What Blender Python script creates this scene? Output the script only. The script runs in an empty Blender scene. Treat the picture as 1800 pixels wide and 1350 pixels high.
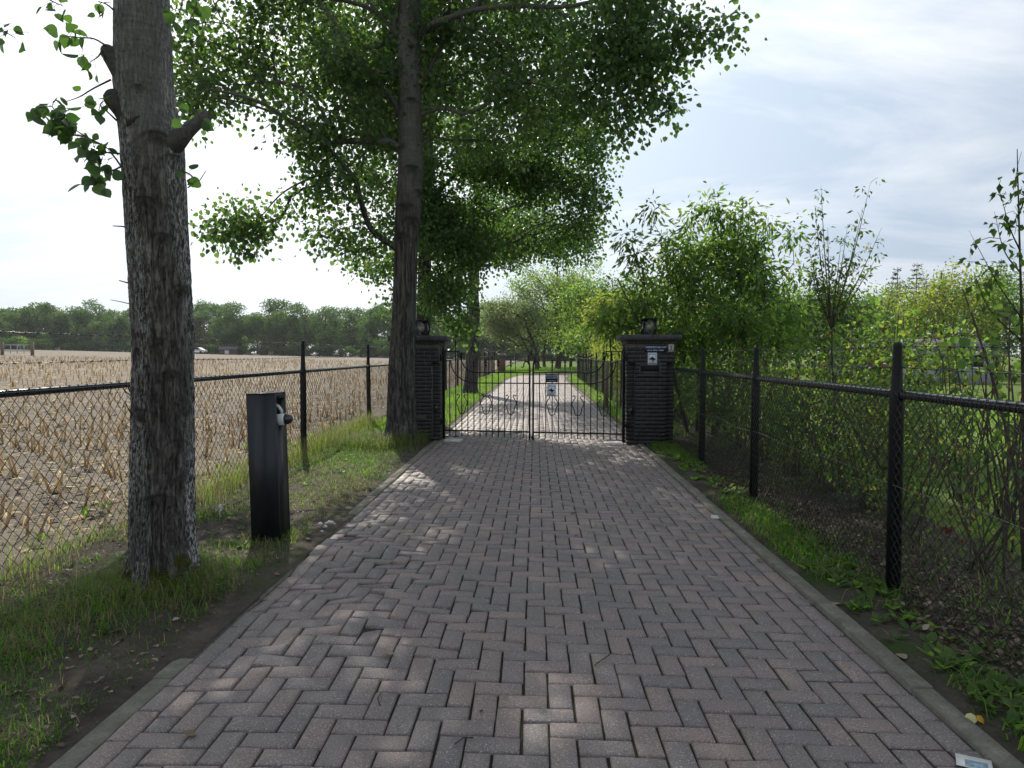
import bpy, math, random
import numpy as np
from mathutils import Vector

# ------------------------------------------------------------------ camera, sky, sun, exposure
S = bpy.context.scene
EYE = 1.48
HAZE = 0.0002
FPX = 1200.0                      # focal length in photo pixels (photo is 1800 x 1350)
YAW = math.atan(42 / FPX)
PIT = math.atan(53 / FPX)
cam = bpy.data.objects.new('camera', bpy.data.cameras.new('camera'))
S.collection.objects.link(cam)
S.camera = cam
cam.data.sensor_width = 36
cam.data.lens = 36 * FPX / 1800
cam.data.clip_start = 0.05
cam.data.clip_end = 6000
cam.location = (0, 0, EYE)
cam.rotation_euler = (math.pi / 2 - PIT, 0, YAW)

SUN_EL, SUN_AZ = math.radians(38), math.radians(-20)     # azimuth from +Y, negative = left
sun_dir = Vector((math.sin(SUN_AZ) * math.cos(SUN_EL), math.cos(SUN_AZ) * math.cos(SUN_EL), math.sin(SUN_EL)))
sun = bpy.data.objects.new('sun', bpy.data.lights.new('sun', 'SUN'))
S.collection.objects.link(sun)
sun.data.energy = 4.3
sun.data.angle = math.radians(0.6)
sun.data.color = (1.0, 0.93, 0.82)
sun.rotation_euler = sun_dir.to_track_quat('Z', 'Y').to_euler()

S.render.engine = 'CYCLES'
S.view_settings.view_transform = 'Standard'
S.view_settings.look = 'None'
S.view_settings.exposure = 0.42
S.view_settings.gamma = 1.0
S.view_settings.use_curve_mapping = False
cy = S.cycles
cy.max_bounces = 8
cy.diffuse_bounces = 5
cy.glossy_bounces = 2
cy.transmission_bounces = 4
cy.transparent_max_bounces = 8
cy.use_denoising = True

world = bpy.data.worlds.new('World')
S.world = world
world.use_nodes = True


def build_world():
    nt = world.node_tree
    nt.nodes.clear()
    N = nt.nodes.new
    L = nt.links.new
    out = N('ShaderNodeOutputWorld')
    bg = N('ShaderNodeBackground')
    bg.inputs['Strength'].default_value = 0.1
    sky = N('ShaderNodeTexSky')
    sky.sky_type = 'NISHITA'
    sky.sun_disc = False
    sky.sun_elevation = SUN_EL
    sky.sun_rotation = SUN_AZ
    sky.altitude = 10
    sky.dust_density = 2.0
    tc = N('ShaderNodeTexCoord')
    sep = N('ShaderNodeSeparateXYZ')
    L(tc.outputs['Generated'], sep.inputs[0])
    # flatten the direction onto a cloud deck
    mz = N('ShaderNodeMath'); mz.operation = 'MAXIMUM'; mz.inputs[1].default_value = 0.0
    L(sep.outputs['Z'], mz.inputs[0])
    az = N('ShaderNodeMath'); az.operation = 'ADD'; az.inputs[1].default_value = 0.18
    L(mz.outputs[0], az.inputs[0])
    dv = N('ShaderNodeVectorMath'); dv.operation = 'DIVIDE'
    L(tc.outputs['Generated'], dv.inputs[0])
    cb = N('ShaderNodeCombineXYZ')
    for i in range(3):
        L(az.outputs[0], cb.inputs[i])
    L(cb.outputs[0], dv.inputs[1])
    mp = N('ShaderNodeMapping'); mp.inputs['Scale'].default_value = (0.55, 1.0, 0.9)
    mp.inputs['Location'].default_value = (0.9, 0.1, 0.0)
    mp.inputs['Rotation'].default_value = (0, 0, 0.5)
    L(dv.outputs[0], mp.inputs[0])
    n1 = N('ShaderNodeTexNoise'); n1.inputs['Scale'].default_value = 1.3; n1.inputs['Detail'].default_value = 7
    n1.inputs['Roughness'].default_value = 0.62; n1.inputs['Distortion'].default_value = 0.5
    L(mp.outputs[0], n1.inputs['Vector'])
    r1 = N('ShaderNodeMapRange'); r1.inputs['From Min'].default_value = 0.40; r1.inputs['From Max'].default_value = 0.62
    L(n1.outputs['Fac'], r1.inputs['Value'])
    # brightness of the thin cloud, growing towards the sun
    nv = N('ShaderNodeVectorMath'); nv.operation = 'NORMALIZE'
    L(tc.outputs['Generated'], nv.inputs[0])
    dp = N('ShaderNodeVectorMath'); dp.operation = 'DOT_PRODUCT'; dp.inputs[1].default_value = sun_dir
    L(nv.outputs[0], dp.inputs[0])
    gl = N('ShaderNodeMapRange'); gl.inputs['From Min'].default_value = 0.60; gl.inputs['From Max'].default_value = 1.0
    gl.inputs['To Min'].default_value = 0.0; gl.inputs['To Max'].default_value = 1.0
    L(dp.outputs['Value'], gl.inputs['Value'])
    cl = N('ShaderNodeMix'); cl.data_type = 'RGBA'
    cl.inputs[6].default_value = (6.1, 6.5, 7.0, 1)
    cl.inputs[7].default_value = (10.4, 10.7, 11.1, 1)
    L(gl.outputs[0], cl.inputs[0])
    # thin blue-grey veil between the clouds
    veil = N('ShaderNodeMix'); veil.data_type = 'RGBA'; veil.inputs[0].default_value = 0.15
    vb = N('ShaderNodeMix'); vb.data_type = 'RGBA'
    vb.inputs[6].default_value = (3.7, 4.5, 5.6, 1)
    vb.inputs[7].default_value = (7.0, 8.1, 9.2, 1)
    L(gl.outputs[0], vb.inputs[0])
    L(vb.outputs[2], veil.inputs[6])
    L(sky.outputs[0], veil.inputs[7])
    mx = N('ShaderNodeMix'); mx.data_type = 'RGBA'
    L(r1.outputs[0], mx.inputs[0])
    L(veil.outputs[2], mx.inputs[6])
    L(cl.outputs[2], mx.inputs[7])
    L(mx.outputs[2], bg.inputs['Color'])
    L(bg.outputs[0], out.inputs[0])


build_world()

# ------------------------------------------------------------------ helpers
_f = np.array([-math.sin(YAW) * math.cos(PIT), math.cos(YAW) * math.cos(PIT), -math.sin(PIT)])
_r = np.cross(_f, [0, 0, 1]); _r /= np.linalg.norm(_r)
_u = np.cross(_r, _f)


def P(px, py, d):
    """the point that the photo shows at pixel (px, py), d metres ahead"""
    v = _f + _r * (px - 900) / FPX + _u * (675 - py) / FPX
    return v * d / v[1] + np.array([0, 0, EYE])


def G(px, py, z=0.0):
    v = _f + _r * (px - 900) / FPX + _u * (675 - py) / FPX
    return v * (z - EYE) / v[2] + np.array([0, 0, EYE])


rng = np.random.default_rng(7)
COL = S.collection


def sn(p, scale, seed=0, octaves=3):
    """cheap smooth noise, about -1..1, for an (n,k) array"""
    p = np.asarray(p, float)
    r = np.random.default_rng(seed)
    out = np.zeros(len(p)); amp = 1.0; tot = 0
    for o in range(octaves):
        for k in range(3):
            w = r.normal(size=p.shape[1]) * scale * 2.0 ** o
            out += amp * np.sin(p @ w + r.uniform(0, 6.28))
        tot += amp * 1.9; amp *= 0.55
    return out / tot


class MB:
    """collects vertices and polygons (tris / quads) and a random value per vertex"""
    def __init__(self):
        self.v = []; self.q = []; self.t = []; self.a = []; self.n = 0; self.ng = []

    def add(self, v, quads=None, tris=None, a=0.5):
        v = np.asarray(v, float).reshape(-1, 3)
        if quads is not None and len(quads):
            self.q.append(np.asarray(quads, int).reshape(-1, 4) + self.n)
        if tris is not None and len(tris):
            self.t.append(np.asarray(tris, int).reshape(-1, 3) + self.n)
        self.v.append(v)
        self.a.append(np.broadcast_to(np.asarray(a, float), (len(v),)))
        self.n += len(v)

    def mesh(self, name, mat=None, smooth=False, extra=None):
        me = bpy.data.meshes.new(name)
        if self.n == 0:
            return me
        v = np.concatenate(self.v)
        q = np.concatenate(self.q) if self.q else np.zeros((0, 4), int)
        t = np.concatenate(self.t) if self.t else np.zeros((0, 3), int)
        me.vertices.add(len(v))
        me.vertices.foreach_set('co', v.astype(np.float32).ravel())
        nl = q.size + t.size
        me.loops.add(nl)
        me.loops.foreach_set('vertex_index', np.concatenate([q.ravel(), t.ravel()]).astype(np.int32))
        me.polygons.add(len(q) + len(t))
        ls = np.concatenate([np.arange(len(q)) * 4, q.size + np.arange(len(t)) * 3]).astype(np.int32)
        me.polygons.foreach_set('loop_start', ls)
        if smooth:
            me.polygons.foreach_set('use_smooth', np.ones(len(q) + len(t), bool))
        at = me.attributes.new('rnd', 'FLOAT', 'POINT')
        at.data.foreach_set('value', np.concatenate(self.a).astype(np.float32))
        for k, val in (extra or {}).items():
            at = me.attributes.new(k, 'FLOAT', 'POINT')
            at.data.foreach_set('value', np.asarray(val, np.float32))
        me.update(calc_edges=True)
        if mat:
            me.materials.append(mat)
        return me


def box(mb, x0, x1, y0, y1, z0, z1, a=0.5):
    v = [(x0, y0, z0), (x1, y0, z0), (x1, y1, z0), (x0, y1, z0), (x0, y0, z1), (x1, y0, z1), (x1, y1, z1), (x0, y1, z1)]
    mb.add(v, [(0, 3, 2, 1), (4, 5, 6, 7), (0, 1, 5, 4), (1, 2, 6, 5), (2, 3, 7, 6), (3, 0, 4, 7)], a=a)


def rbox(mb, x0, x1, y0, y1, z0, z1, b=0.004, a=0.5):
    """box whose vertical and top edges are chamfered"""
    xs = [x0 + b, x1 - b, x1, x1, x1 - b, x0 + b, x0, x0]
    ys = [y0, y0, y0 + b, y1 - b, y1, y1, y1 - b, y0 + b]
    v = [(x, y, z0) for x, y in zip(xs, ys)] + [(x, y, z1 - b) for x, y in zip(xs, ys)]
    cx, cyy = (x0 + x1) / 2, (y0 + y1) / 2
    v += [(x + b * np.sign(cx - x) * (abs(x - cx) > 1e-9), y + b * np.sign(cyy - y), z1) for x, y in zip(xs, ys)]
    q = []
    for k in range(8):
        j = (k + 1) % 8
        q += [(k, j, 8 + j, 8 + k), (8 + k, 8 + j, 16 + j, 16 + k)]
    q += [(16, 17, 18, 19), (16, 19, 20, 23), (20, 21, 22, 23)]
    q += [(3, 2, 1, 0), (7, 4, 3, 0), (7, 6, 5, 4)]
    mb.add(v, q, a=a)


def frames(p):
    p = np.asarray(p, float)
    t = np.gradient(p, axis=0)
    t /= np.linalg.norm(t, axis=1)[:, None] + 1e-12
    ref = np.array([0, 0, 1.0]) if abs(t[0][2]) < 0.9 else np.array([1.0, 0, 0])
    n = np.zeros_like(p)
    x = np.cross(t[0], ref); x /= np.linalg.norm(x)
    n[0] = x
    for i in range(1, len(p)):
        x = n[i - 1] - t[i] * (n[i - 1] @ t[i])
        n[i] = x / (np.linalg.norm(x) + 1e-12)
    return t, n, np.cross(t, n)


def tube(mb, pts, r, sides=5, a=0.5, cap=True):
    p = np.asarray(pts, float)
    m = len(p)
    r = np.broadcast_to(np.asarray(r, float), (m,))
    t, n, b = frames(p)
    ang = np.arange(sides) * 2 * math.pi / sides
    ring = np.cos(ang)[None, :, None] * n[:, None, :] + np.sin(ang)[None, :, None] * b[:, None, :]
    v = (p[:, None, :] + ring * r[:, None, None]).reshape(-1, 3)
    i = np.arange(m - 1)[:, None] * sides
    k = np.arange(sides)[None, :]
    k2 = (k + 1) % sides
    q = np.stack([i + k, i + k2, i + sides + k2, i + sides + k], -1).reshape(-1, 4)
    tr = []
    if cap:
        for j in range(1, sides - 1):
            tr.append((0, j + 1, j)); tr.append(((m - 1) * sides, (m - 1) * sides + j, (m - 1) * sides + j + 1))
    mb.add(v, q, tr, a=a)


def smooth_path(pts, n=24):
    """Catmull-Rom through the points"""
    p = np.asarray(pts, float)
    p = np.vstack([2 * p[0] - p[1], p, 2 * p[-1] - p[-2]])
    out = []
    segs = len(p) - 3
    per = max(2, n // segs)
    for i in range(segs):
        a, b, c, d = p[i:i + 4]
        for s in np.linspace(0, 1, per, endpoint=False):
            out.append(0.5 * (2 * b + (c - a) * s + (2 * a - 5 * b + 4 * c - d) * s * s + (3 * b - a - 3 * c + d) * s ** 3))
    out.append(p[-2])
    return np.array(out)


def link(name, me, parent=None, loc=None):
    o = bpy.data.objects.new(name, me)
    COL.objects.link(o)
    if parent is not None:
        o.parent = parent
        if loc is None:
            wl = Vector((0, 0, 0)); q = parent
            while q is not None:
                wl += q.location; q = q.parent
            loc = -wl
    if loc is not None:
        o.location = loc
    return o


def part(name, mb, mat, parent=None, smooth=False):
    """a mesh built in world coordinates, hung under its parent"""
    return link(name, mb.mesh(name, mat, smooth), parent)


def tag(o, label=None, cat=None, group=None, kind=None):
    if label: o['label'] = label
    if cat: o['category'] = cat
    if group: o['group'] = group
    if kind: o['kind'] = kind
    return o


def thing(name, label, cat, loc=(0, 0, 0), group=None):
    o = bpy.data.objects.new(name, None)
    COL.objects.link(o)
    o.empty_display_size = 0.2
    o.location = Vector([float(c) for c in loc])
    return tag(o, label, cat, group)


def copy_tree(o, loc, rz=0.0, sc=1.0):
    """a thing, its parts and their sub-parts"""
    def rec(a, par):
        c = a.copy()
        COL.objects.link(c)
        if par is not None:
            c.parent = par
        for ch in a.children:
            rec(ch, c)
        return c
    c = rec(o, None)
    c.location = loc
    c.rotation_euler = (0, 0, rz)
    c.scale = (sc, sc, sc)
    return c


# ------------------------------------------------------------------ materials
def new_mat(name):
    m = bpy.data.materials.new(name)
    m.use_nodes = True
    nt = m.node_tree
    nt.nodes.clear()
    return m, nt.nodes.new, nt.links.new


def ramp(N, stops):
    r = N('ShaderNodeValToRGB')
    e = r.color_ramp.elements
    while len(e) < len(stops):
        e.new(0.5)
    for el, (p, c) in zip(e, stops):
        el.position = p
        el.color = (*c, 1)
    return r


def noise(N, L, vec, scale, detail=4, rough=0.55, dist=0.0):
    n = N('ShaderNodeTexNoise')
    n.inputs['Scale'].default_value = scale
    n.inputs['Detail'].default_value = detail
    n.inputs['Roughness'].default_value = rough
    n.inputs['Distortion'].default_value = dist
    if vec is not None:
        L(vec, n.inputs['Vector'])
    return n


def mixc(N, L, fac, a, b, mode='MIX'):
    m = N('ShaderNodeMix'); m.data_type = 'RGBA'; m.blend_type = mode
    for s, x in ((0, fac), (6, a), (7, b)):
        if isinstance(x, (int, float)):
            m.inputs[s].default_value = x
        elif isinstance(x, tuple):
            m.inputs[s].default_value = (*x, 1)
        else:
            L(x, m.inputs[s])
    return m.outputs[2]


def mrange(N, L, val, a, b, c=0.0, d=1.0):
    m = N('ShaderNodeMapRange')
    L(val, m.inputs['Value'])
    for k, x in zip(('From Min', 'From Max', 'To Min', 'To Max'), (a, b, c, d)):
        m.inputs[k].default_value = x
    return m.outputs[0]


def mapping(N, L, scale, kind='Object'):
    tc = N('ShaderNodeTexCoord')
    mp = N('ShaderNodeMapping')
    mp.inputs['Scale'].default_value = scale
    L(tc.outputs[kind], mp.inputs[0])
    return mp.outputs[0]


def finish(N, L, col, rough=0.8, bump=None, bstr=0.5, bdist=0.01, spec=0.3, metal=0.0):
    out = N('ShaderNodeOutputMaterial')
    p = N('ShaderNodeBsdfPrincipled')
    if isinstance(col, tuple):
        p.inputs['Base Color'].default_value = (*col, 1)
    else:
        L(col, p.inputs['Base Color'])
    if isinstance(rough, (int, float)):
        p.inputs['Roughness'].default_value = rough
    else:
        L(rough, p.inputs['Roughness'])
    p.inputs['Specular IOR Level'].default_value = spec
    p.inputs['Metallic'].default_value = metal
    if bump is not None:
        b = N('ShaderNodeBump')
        b.inputs['Strength'].default_value = bstr
        b.inputs['Distance'].default_value = bdist
        L(bump, b.inputs['Height'])
        L(b.outputs[0], p.inputs['Normal'])
    L(p.outputs[0], out.inputs[0])
    return p


def leaf_mat(name, stops, tstops, trans=0.5, rough=0.45, spec=0.35):
    m, N, L = new_mat(name)
    at = N('ShaderNodeAttribute'); at.attribute_name = 'rnd'
    c = ramp(N, stops); L(at.outputs['Fac'], c.inputs[0])
    t = ramp(N, tstops); L(at.outputs['Fac'], t.inputs[0])
    p = N('ShaderNodeBsdfPrincipled')
    L(c.outputs[0], p.inputs['Base Color'])
    p.inputs['Roughness'].default_value = rough
    p.inputs['Specular IOR Level'].default_value = spec
    tr = N('ShaderNodeBsdfTranslucent')
    L(t.outputs[0], tr.inputs[0])
    mx = N('ShaderNodeMixShader'); mx.inputs[0].default_value = trans
    L(p.outputs[0], mx.inputs[1]); L(tr.outputs[0], mx.inputs[2])
    out = N('ShaderNodeOutputMaterial')
    L(mx.outputs[0], out.inputs[0])
    return m


def simple_mat(name, col, rough=0.6, spec=0.3, metal=0.0, var=0.25, nscale=20.0, bump=0.15, bdist=0.003):
    m, N, L = new_mat(name)
    v = mapping(N, L, (1, 1, 1))
    n = noise(N, L, v, nscale, 5)
    lo = tuple(c * (1 - var) for c in col); hi = tuple(min(1, c * (1 + var)) for c in col)
    r = ramp(N, [(0.3, lo), (0.7, hi)]); L(n.outputs['Fac'], r.inputs[0])
    finish(N, L, r.outputs[0], rough, n.outputs['Fac'], bump, bdist, spec, metal)
    return m


M = {}
M['poplar_leaf'] = leaf_mat('poplar_leaf', [(0, (.028, .062, .02)), (.6, (.055, .105, .032)), (.93, (.09, .135, .045)), (1, (.17, .16, .04))],
                            [(0, (.07, .17, .03)), (.6, (.17, .34, .05)), (1, (.34, .46, .07))], 0.46, 0.4, 0.5)
M['bush_leaf'] = leaf_mat('bush_leaf', [(0, (.03, .065, .02)), (.7, (.07, .125, .03)), (1, (.12, .16, .035))],
                          [(0, (.10, .22, .03)), (.7, (.26, .46, .06)), (1, (.42, .52, .08))], 0.52)
M['hedge_leaf'] = leaf_mat('hedge_leaf', [(0, (.03, .05, .015)), (.55, (.065, .11, .03)), (.8, (.11, .15, .035)), (.9, (.18, .15, .03)), (.94, (.12, .04, .02)), (1, (.10, .03, .02))],
                           [(0, (.08, .18, .025)), (.55, (.24, .40, .05)), (.8, (.44, .52, .07)), (.9, (.45, .36, .03)), (.94, (.2, .07, .02)), (1, (.16, .05, .02))], 0.5)
M['yellow_leaf'] = leaf_mat('yellow_leaf', [(0, (.05, .09, .02)), (.5, (.11, .16, .03)), (1, (.22, .21, .04))],
                            [(0, (.16, .30, .03)), (.5, (.36, .48, .06)), (1, (.56, .52, .07))], 0.5)
M['far_leaf'] = leaf_mat('far_leaf', [(0, (.03, .06, .025)), (.7, (.06, .095, .036)), (1, (.095, .12, .045))],
                         [(0, (.05, .13, .03)), (.7, (.14, .27, .05)), (1, (.26, .34, .07))], 0.45, 0.7, 0.1)
M['grey_leaf'] = leaf_mat('grey_leaf', [(0, (.08, .11, .055)), (.7, (.14, .18, .09)), (1, (.20, .23, .13))],
                         [(0, (.16, .24, .08)), (.7, (.32, .42, .14)), (1, (.44, .50, .2))], 0.52, 0.6, 0.2)
M['grass'] = leaf_mat('grass_blade', [(0, (.026, .066, .010)), (.45, (.058, .135, .016)), (.7, (.10, .18, .026)), (.8, (.22, .18, .10)), (1, (.36, .29, .18))],
                      [(0, (.08, .22, .012)), (.45, (.21, .47, .025)), (.7, (.36, .58, .05)), (.8, (.30, .24, .11)), (1, (.42, .34, .2))], 0.5, 0.5, 0.25)
M['conifer'] = leaf_mat('conifer_leaf', [(0, (.012, .028, .016)), (1, (.035, .06, .03))], [(0, (.02, .04, .02)), (1, (.04, .07, .03))], 0.2, 0.6, 0.2)


def mk_bark(name, dark, mid, pale, pale_amt, vscale=(9, 9, 2.2), smooth_z=None, fleck=False, moss=False, furrow=(26, 3.0), pv=(1.5, 3.2), nn=(.40, .58)):
    m, N, L = new_mat(name)
    v = mapping(N, L, (1, 1, 1))
    vs = mapping(N, L, vscale)
    n1 = noise(N, L, vs, 3.0, 6, 0.6, 0.3)
    n2 = noise(N, L, mapping(N, L, (vscale[0] * pv[0], vscale[1] * pv[0], vscale[2] * pv[1])), 2.6, 5, 0.65, 0.4)
    n3 = noise(N, L, v, 1.3, 3)
    c = ramp(N, [(0.3, dark), (0.62, mid)]); L(n1.outputs['Fac'], c.inputs[0])
    pm = mrange(N, L, n2.outputs['Fac'], 0.60 - pale_amt, 0.66 - pale_amt)
    pm2 = N('ShaderNodeMath'); pm2.operation = 'MULTIPLY'
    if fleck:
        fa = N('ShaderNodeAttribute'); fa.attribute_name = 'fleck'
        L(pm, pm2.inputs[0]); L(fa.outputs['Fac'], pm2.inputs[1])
    else:
        L(pm, pm2.inputs[0])
        L(mrange(N, L, n3.outputs['Fac'], *nn), pm2.inputs[1])
    fr = mrange(N, L, noise(N, L, mapping(N, L, (furrow[0], furrow[0], furrow[1])), 1.0, 4, 0.6, 0.5).outputs['Fac'], 0.40, 0.56)
    col = mixc(N, L, fr, tuple(x * .6 for x in dark), c.outputs[0])
    col = mixc(N, L, pm2.outputs[0], col, pale)
    if smooth_z:                       # the younger, smoother bark higher up
        spz = N('ShaderNodeSeparateXYZ'); tcz = N('ShaderNodeTexCoord'); L(tcz.outputs['Object'], spz.inputs[0])
        nb = noise(N, L, v, 2.0, 3)
        zz = N('ShaderNodeMath'); zz.operation = 'ADD'
        L(spz.outputs['Z'], zz.inputs[0]); L(mrange(N, L, nb.outputs['Fac'], .3, .7, -.35, .35), zz.inputs[1])
        sm = mrange(N, L, zz.outputs[0], smooth_z - .25, smooth_z + .25)
        nh = noise(N, L, mapping(N, L, (4, 4, 42)), 1.0, 5, .65, .8)
        nl = noise(N, L, mapping(N, L, (60, 60, 45)), 1.0, 3, .6, 0)
        hc = ramp(N, [(.25, (.095, .088, .08)), (.5, (.135, .127, .116)), (.75, (.18, .17, .158))]); L(nh.outputs['Fac'], hc.inputs[0])
        hcol = mixc(N, L, mrange(N, L, nl.outputs['Fac'], .60, .68, 0, .8), hc.outputs[0], (.05, .045, .04))
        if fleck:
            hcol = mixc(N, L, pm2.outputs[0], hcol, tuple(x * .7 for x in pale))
        col = mixc(N, L, sm, col, hcol)
    at = N('ShaderNodeAttribute'); at.attribute_name = 'rnd'      # 0 plain bark, 1 dark branch scar
    col = mixc(N, L, at.outputs['Fac'], col, tuple(x * 0.55 for x in dark))
    if moss:
        sp = N('ShaderNodeSeparateXYZ')
        tc = N('ShaderNodeTexCoord'); L(tc.outputs['Object'], sp.inputs[0])
        ad = N('ShaderNodeMath'); ad.operation = 'ADD'
        nm = noise(N, L, v, 6, 4)
        L(mrange(N, L, sp.outputs['Z'], 0.02, 0.34, 1.0, 0.0), ad.inputs[0])
        L(mrange(N, L, nm.outputs['Fac'], 0.3, 0.7, -0.5, 0.4), ad.inputs[1])
        mm = mrange(N, L, ad.outputs[0], 0.45, 0.65)
        col = mixc(N, L, mm, col, (.055, .065, .008))
    hb = N('ShaderNodeMath'); hb.operation = 'ADD'; L(n1.outputs['Fac'], hb.inputs[0]); L(fr, hb.inputs[1])
    finish(N, L, col, 0.9, hb.outputs[0], 0.8, 0.012, 0.15)
    return m


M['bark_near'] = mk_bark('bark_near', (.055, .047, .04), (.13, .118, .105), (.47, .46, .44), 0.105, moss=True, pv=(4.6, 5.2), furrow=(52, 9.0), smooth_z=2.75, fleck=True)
M['bark_tree'] = mk_bark('bark_tree', (.046, .042, .038), (.118, .108, .099), (.26, .245, .23), -0.02, (10, 10, 1.5), furrow=(30, 2.6), smooth_z=4.1)
M['bark_far'] = mk_bark('bark_far', (.05, .042, .035), (.13, .11, .09), (.2, .19, .17), -0.05)
M['twig'] = simple_mat('twig_bark', (.06, .048, .038), 0.85, 0.15, 0, 0.35, 30)
M['stem'] = simple_mat('stem_bark', (.075, .06, .045), 0.8, 0.2, 0, 0.4, 25)


def mk_brick():
    out = []
    for kind in ('attr', 'obj'):
        m, N, L = new_mat('paver_' + kind)
        if kind == 'attr':
            at = N('ShaderNodeAttribute'); at.attribute_name = 'rnd'; fac = at.outputs['Fac']
        else:
            oi = N('ShaderNodeObjectInfo'); fac = oi.outputs['Random']
        geo = N('ShaderNodeNewGeometry')
        pos = geo.outputs['Position']
        c = ramp(N, [(0, (.122, .104, .106)), (.25, (.152, .125, .121)), (.55, (.180, .136, .127)), (.8, (.204, .146, .131)), (1, (.236, .165, .143))])
        L(fac, c.inputs[0])
        big = noise(N, L, pos, 1.1, 4, 0.6)
        med = noise(N, L, pos, 14, 5, 0.65)
        fine = noise(N, L, pos, 150, 3, 0.75)
        col = mixc(N, L, mrange(N, L, big.outputs['Fac'], 0.3, 0.7, 0.0, 0.35), c.outputs[0], (.172, .150, .136))
        col = mixc(N, L, mrange(N, L, med.outputs['Fac'], 0.35, 0.75, 0.0, 0.40), col, (.245, .208, .190))
        dk = mrange(N, L, fine.outputs['Fac'], 0.34, 0.50, 0.75, 0.0)
        col = mixc(N, L, dk, col, (.05, .045, .045))
        sp = mrange(N, L, fine.outputs['Fac'], 0.60, 0.67, 0.0, 0.85)
        col = mixc(N, L, sp, col, (.55, .53, .50))
        # moss and dirt that gathers low in the joints (upright faces)
        spn = N('ShaderNodeSeparateXYZ'); L(pos, spn.inputs[0])
        mo = noise(N, L, pos, 2.2, 3)
        ms = N('ShaderNodeMath'); ms.operation = 'MULTIPLY'
        L(mrange(N, L, med.outputs['Fac'], 0.62, 0.72, 0, .8), ms.inputs[0]); L(mrange(N, L, mo.outputs['Fac'], 0.55, 0.68), ms.inputs[1])
        col = mixc(N, L, ms.outputs[0], col, (.10, .11, .06))
        finish(N, L, col, mrange(N, L, med.outputs['Fac'], 0.3, 0.7, 0.50, 0.72), fine.outputs['Fac'], 0.8, 0.003, 0.5)
        out.append(m)
    return out


M['paver'], M['paver_obj'] = mk_brick()


def mk_ground(name, stops, scale, extra=None, bump=0.8, bdist=0.03, rough=0.95):
    m, N, L = new_mat(name)
    geo = N('ShaderNodeNewGeometry'); pos = geo.outputs['Position']
    n1 = noise(N, L, pos, scale, 8, 0.68)
    n2 = noise(N, L, pos, scale * 9, 6, 0.7)
    c = ramp(N, stops); L(n1.outputs['Fac'], c.inputs[0])
    col = mixc(N, L, mrange(N, L, n2.outputs['Fac'], 0.3, 0.7, 0.75, 0.0), c.outputs[0], mixc(N, L, 0.55, c.outputs[0], (0.012, .010, .008)))
    if extra:
        for sc, lo, hi, cc in extra:
            ne = noise(N, L, pos, sc, 5, 0.65)
            col = mixc(N, L, mrange(N, L, ne.outputs['Fac'], lo, hi), col, cc)
    add = N('ShaderNodeMath'); add.operation = 'ADD'
    L(n1.outputs['Fac'], add.inputs[0]); L(n2.outputs['Fac'], add.inputs[1])
    finish(N, L, col, rough, add.outputs[0], bump, bdist, 0.15)
    return m


M['verge_soil'] = mk_ground('verge_soil', [(.3, (.045, .037, .03)), (.55, (.095, .08, .064)), (.75, (.15, .128, .10))], 3.0,
                            [(1.4, .52, .62, (.04, .065, .016)), (40, .62, .70, (.17, .14, .11))])
M['joint'] = mk_ground('joint_soil', [(.32, (.035, .032, .024)), (.52, (.06, .058, .04)), (.64, (.065, .085, .025))], 6.0, [(0.9, .55, .66, (.11, .10, .075))])
M['field_soil'] = mk_ground('field_soil', [(.3, (.12, .10, .08)), (.5, (.21, .18, .145)), (.7, (.30, .26, .21))], 1.2,
                            [(28, .60, .68, (.46, .39, .28)), (0.35, .45, .65, (.23, .19, .14))], 1.0, 0.06)
M['meadow'] = mk_ground('meadow_ground', [(.3, (.07, .12, .022)), (.55, (.13, .19, .035)), (.75, (.19, .23, .055))], 2.5,
                        [(0.7, .58, .70, (.14, .12, .05))], 0.8, 0.05)
M['far_ground'] = mk_ground('far_ground', [(.3, (.05, .07, .02)), (.7, (.12, .13, .05))], 0.3)
M['concrete'] = mk_ground('kerb_concrete', [(.3, (.13, .12, .097)), (.55, (.21, .195, .16)), (.75, (.31, .29, .245))], 9.0,
                          [(5, .55, .66, (.12, .125, .085))], 0.5, 0.006)
M['dark_brick'] = simple_mat('dark_brick', (.036, .033, .032), 0.75, 0.3, 0, 0.4, 14, 0.4, 0.004)
M['brown_brick'] = simple_mat('brown_brick', (.085, .068, .05), 0.8, 0.25, 0, 0.4, 14, 0.4, 0.004)
M['mortar'] = simple_mat('mortar', (.115, .11, .102), 0.95, 0.1, 0, 0.3, 40, 0.5, 0.003)
M['cap'] = simple_mat('cap_stone', (.055, .056, .057), 0.7, 0.3, 0, 0.35, 12, 0.4, 0.004)
M['black_metal'] = simple_mat('black_metal', (.007, .0075, .008), 0.45, 0.25, 0, 0.3, 30, 0.1, 0.001)
M['black_plastic'] = simple_mat('black_plastic', (.014, .015, .02), 0.2, 0.6, 0, 0.25, 30, 0.05, 0.001)
M['wire'] = simple_mat('wire_coat', (.016, .019, .018), 0.4, 0.45, 0, 0.2, 30, 0.0)
M['steel'] = simple_mat('galvanised_wire', (.16, .16, .16), 0.45, 0.5, 0.6, 0.25, 40, 0.0)
M['anthracite'] = simple_mat('anthracite_paint', (.010, .0125, .015), 0.38, 0.4, 0, 0.25, 9, 0.1, 0.001)
M['white_plastic'] = simple_mat('white_plastic', (.62, .62, .60), 0.4, 0.5, 0, 0.08, 30, 0.05, 0.001)
M['sign_blue'] = simple_mat('sign_blue', (.012, .022, .06), 0.35, 0.5, 0, 0.2, 30, 0.0)
M['sign_white'] = simple_mat('sign_white', (.56, .60, .64), 0.4, 0.5, 0, 0.1, 30, 0.0)
M['sign_pale'] = simple_mat('sign_pale', (.48, .46, .42), 0.5, 0.4, 0, 0.15, 30, 0.0)
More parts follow.
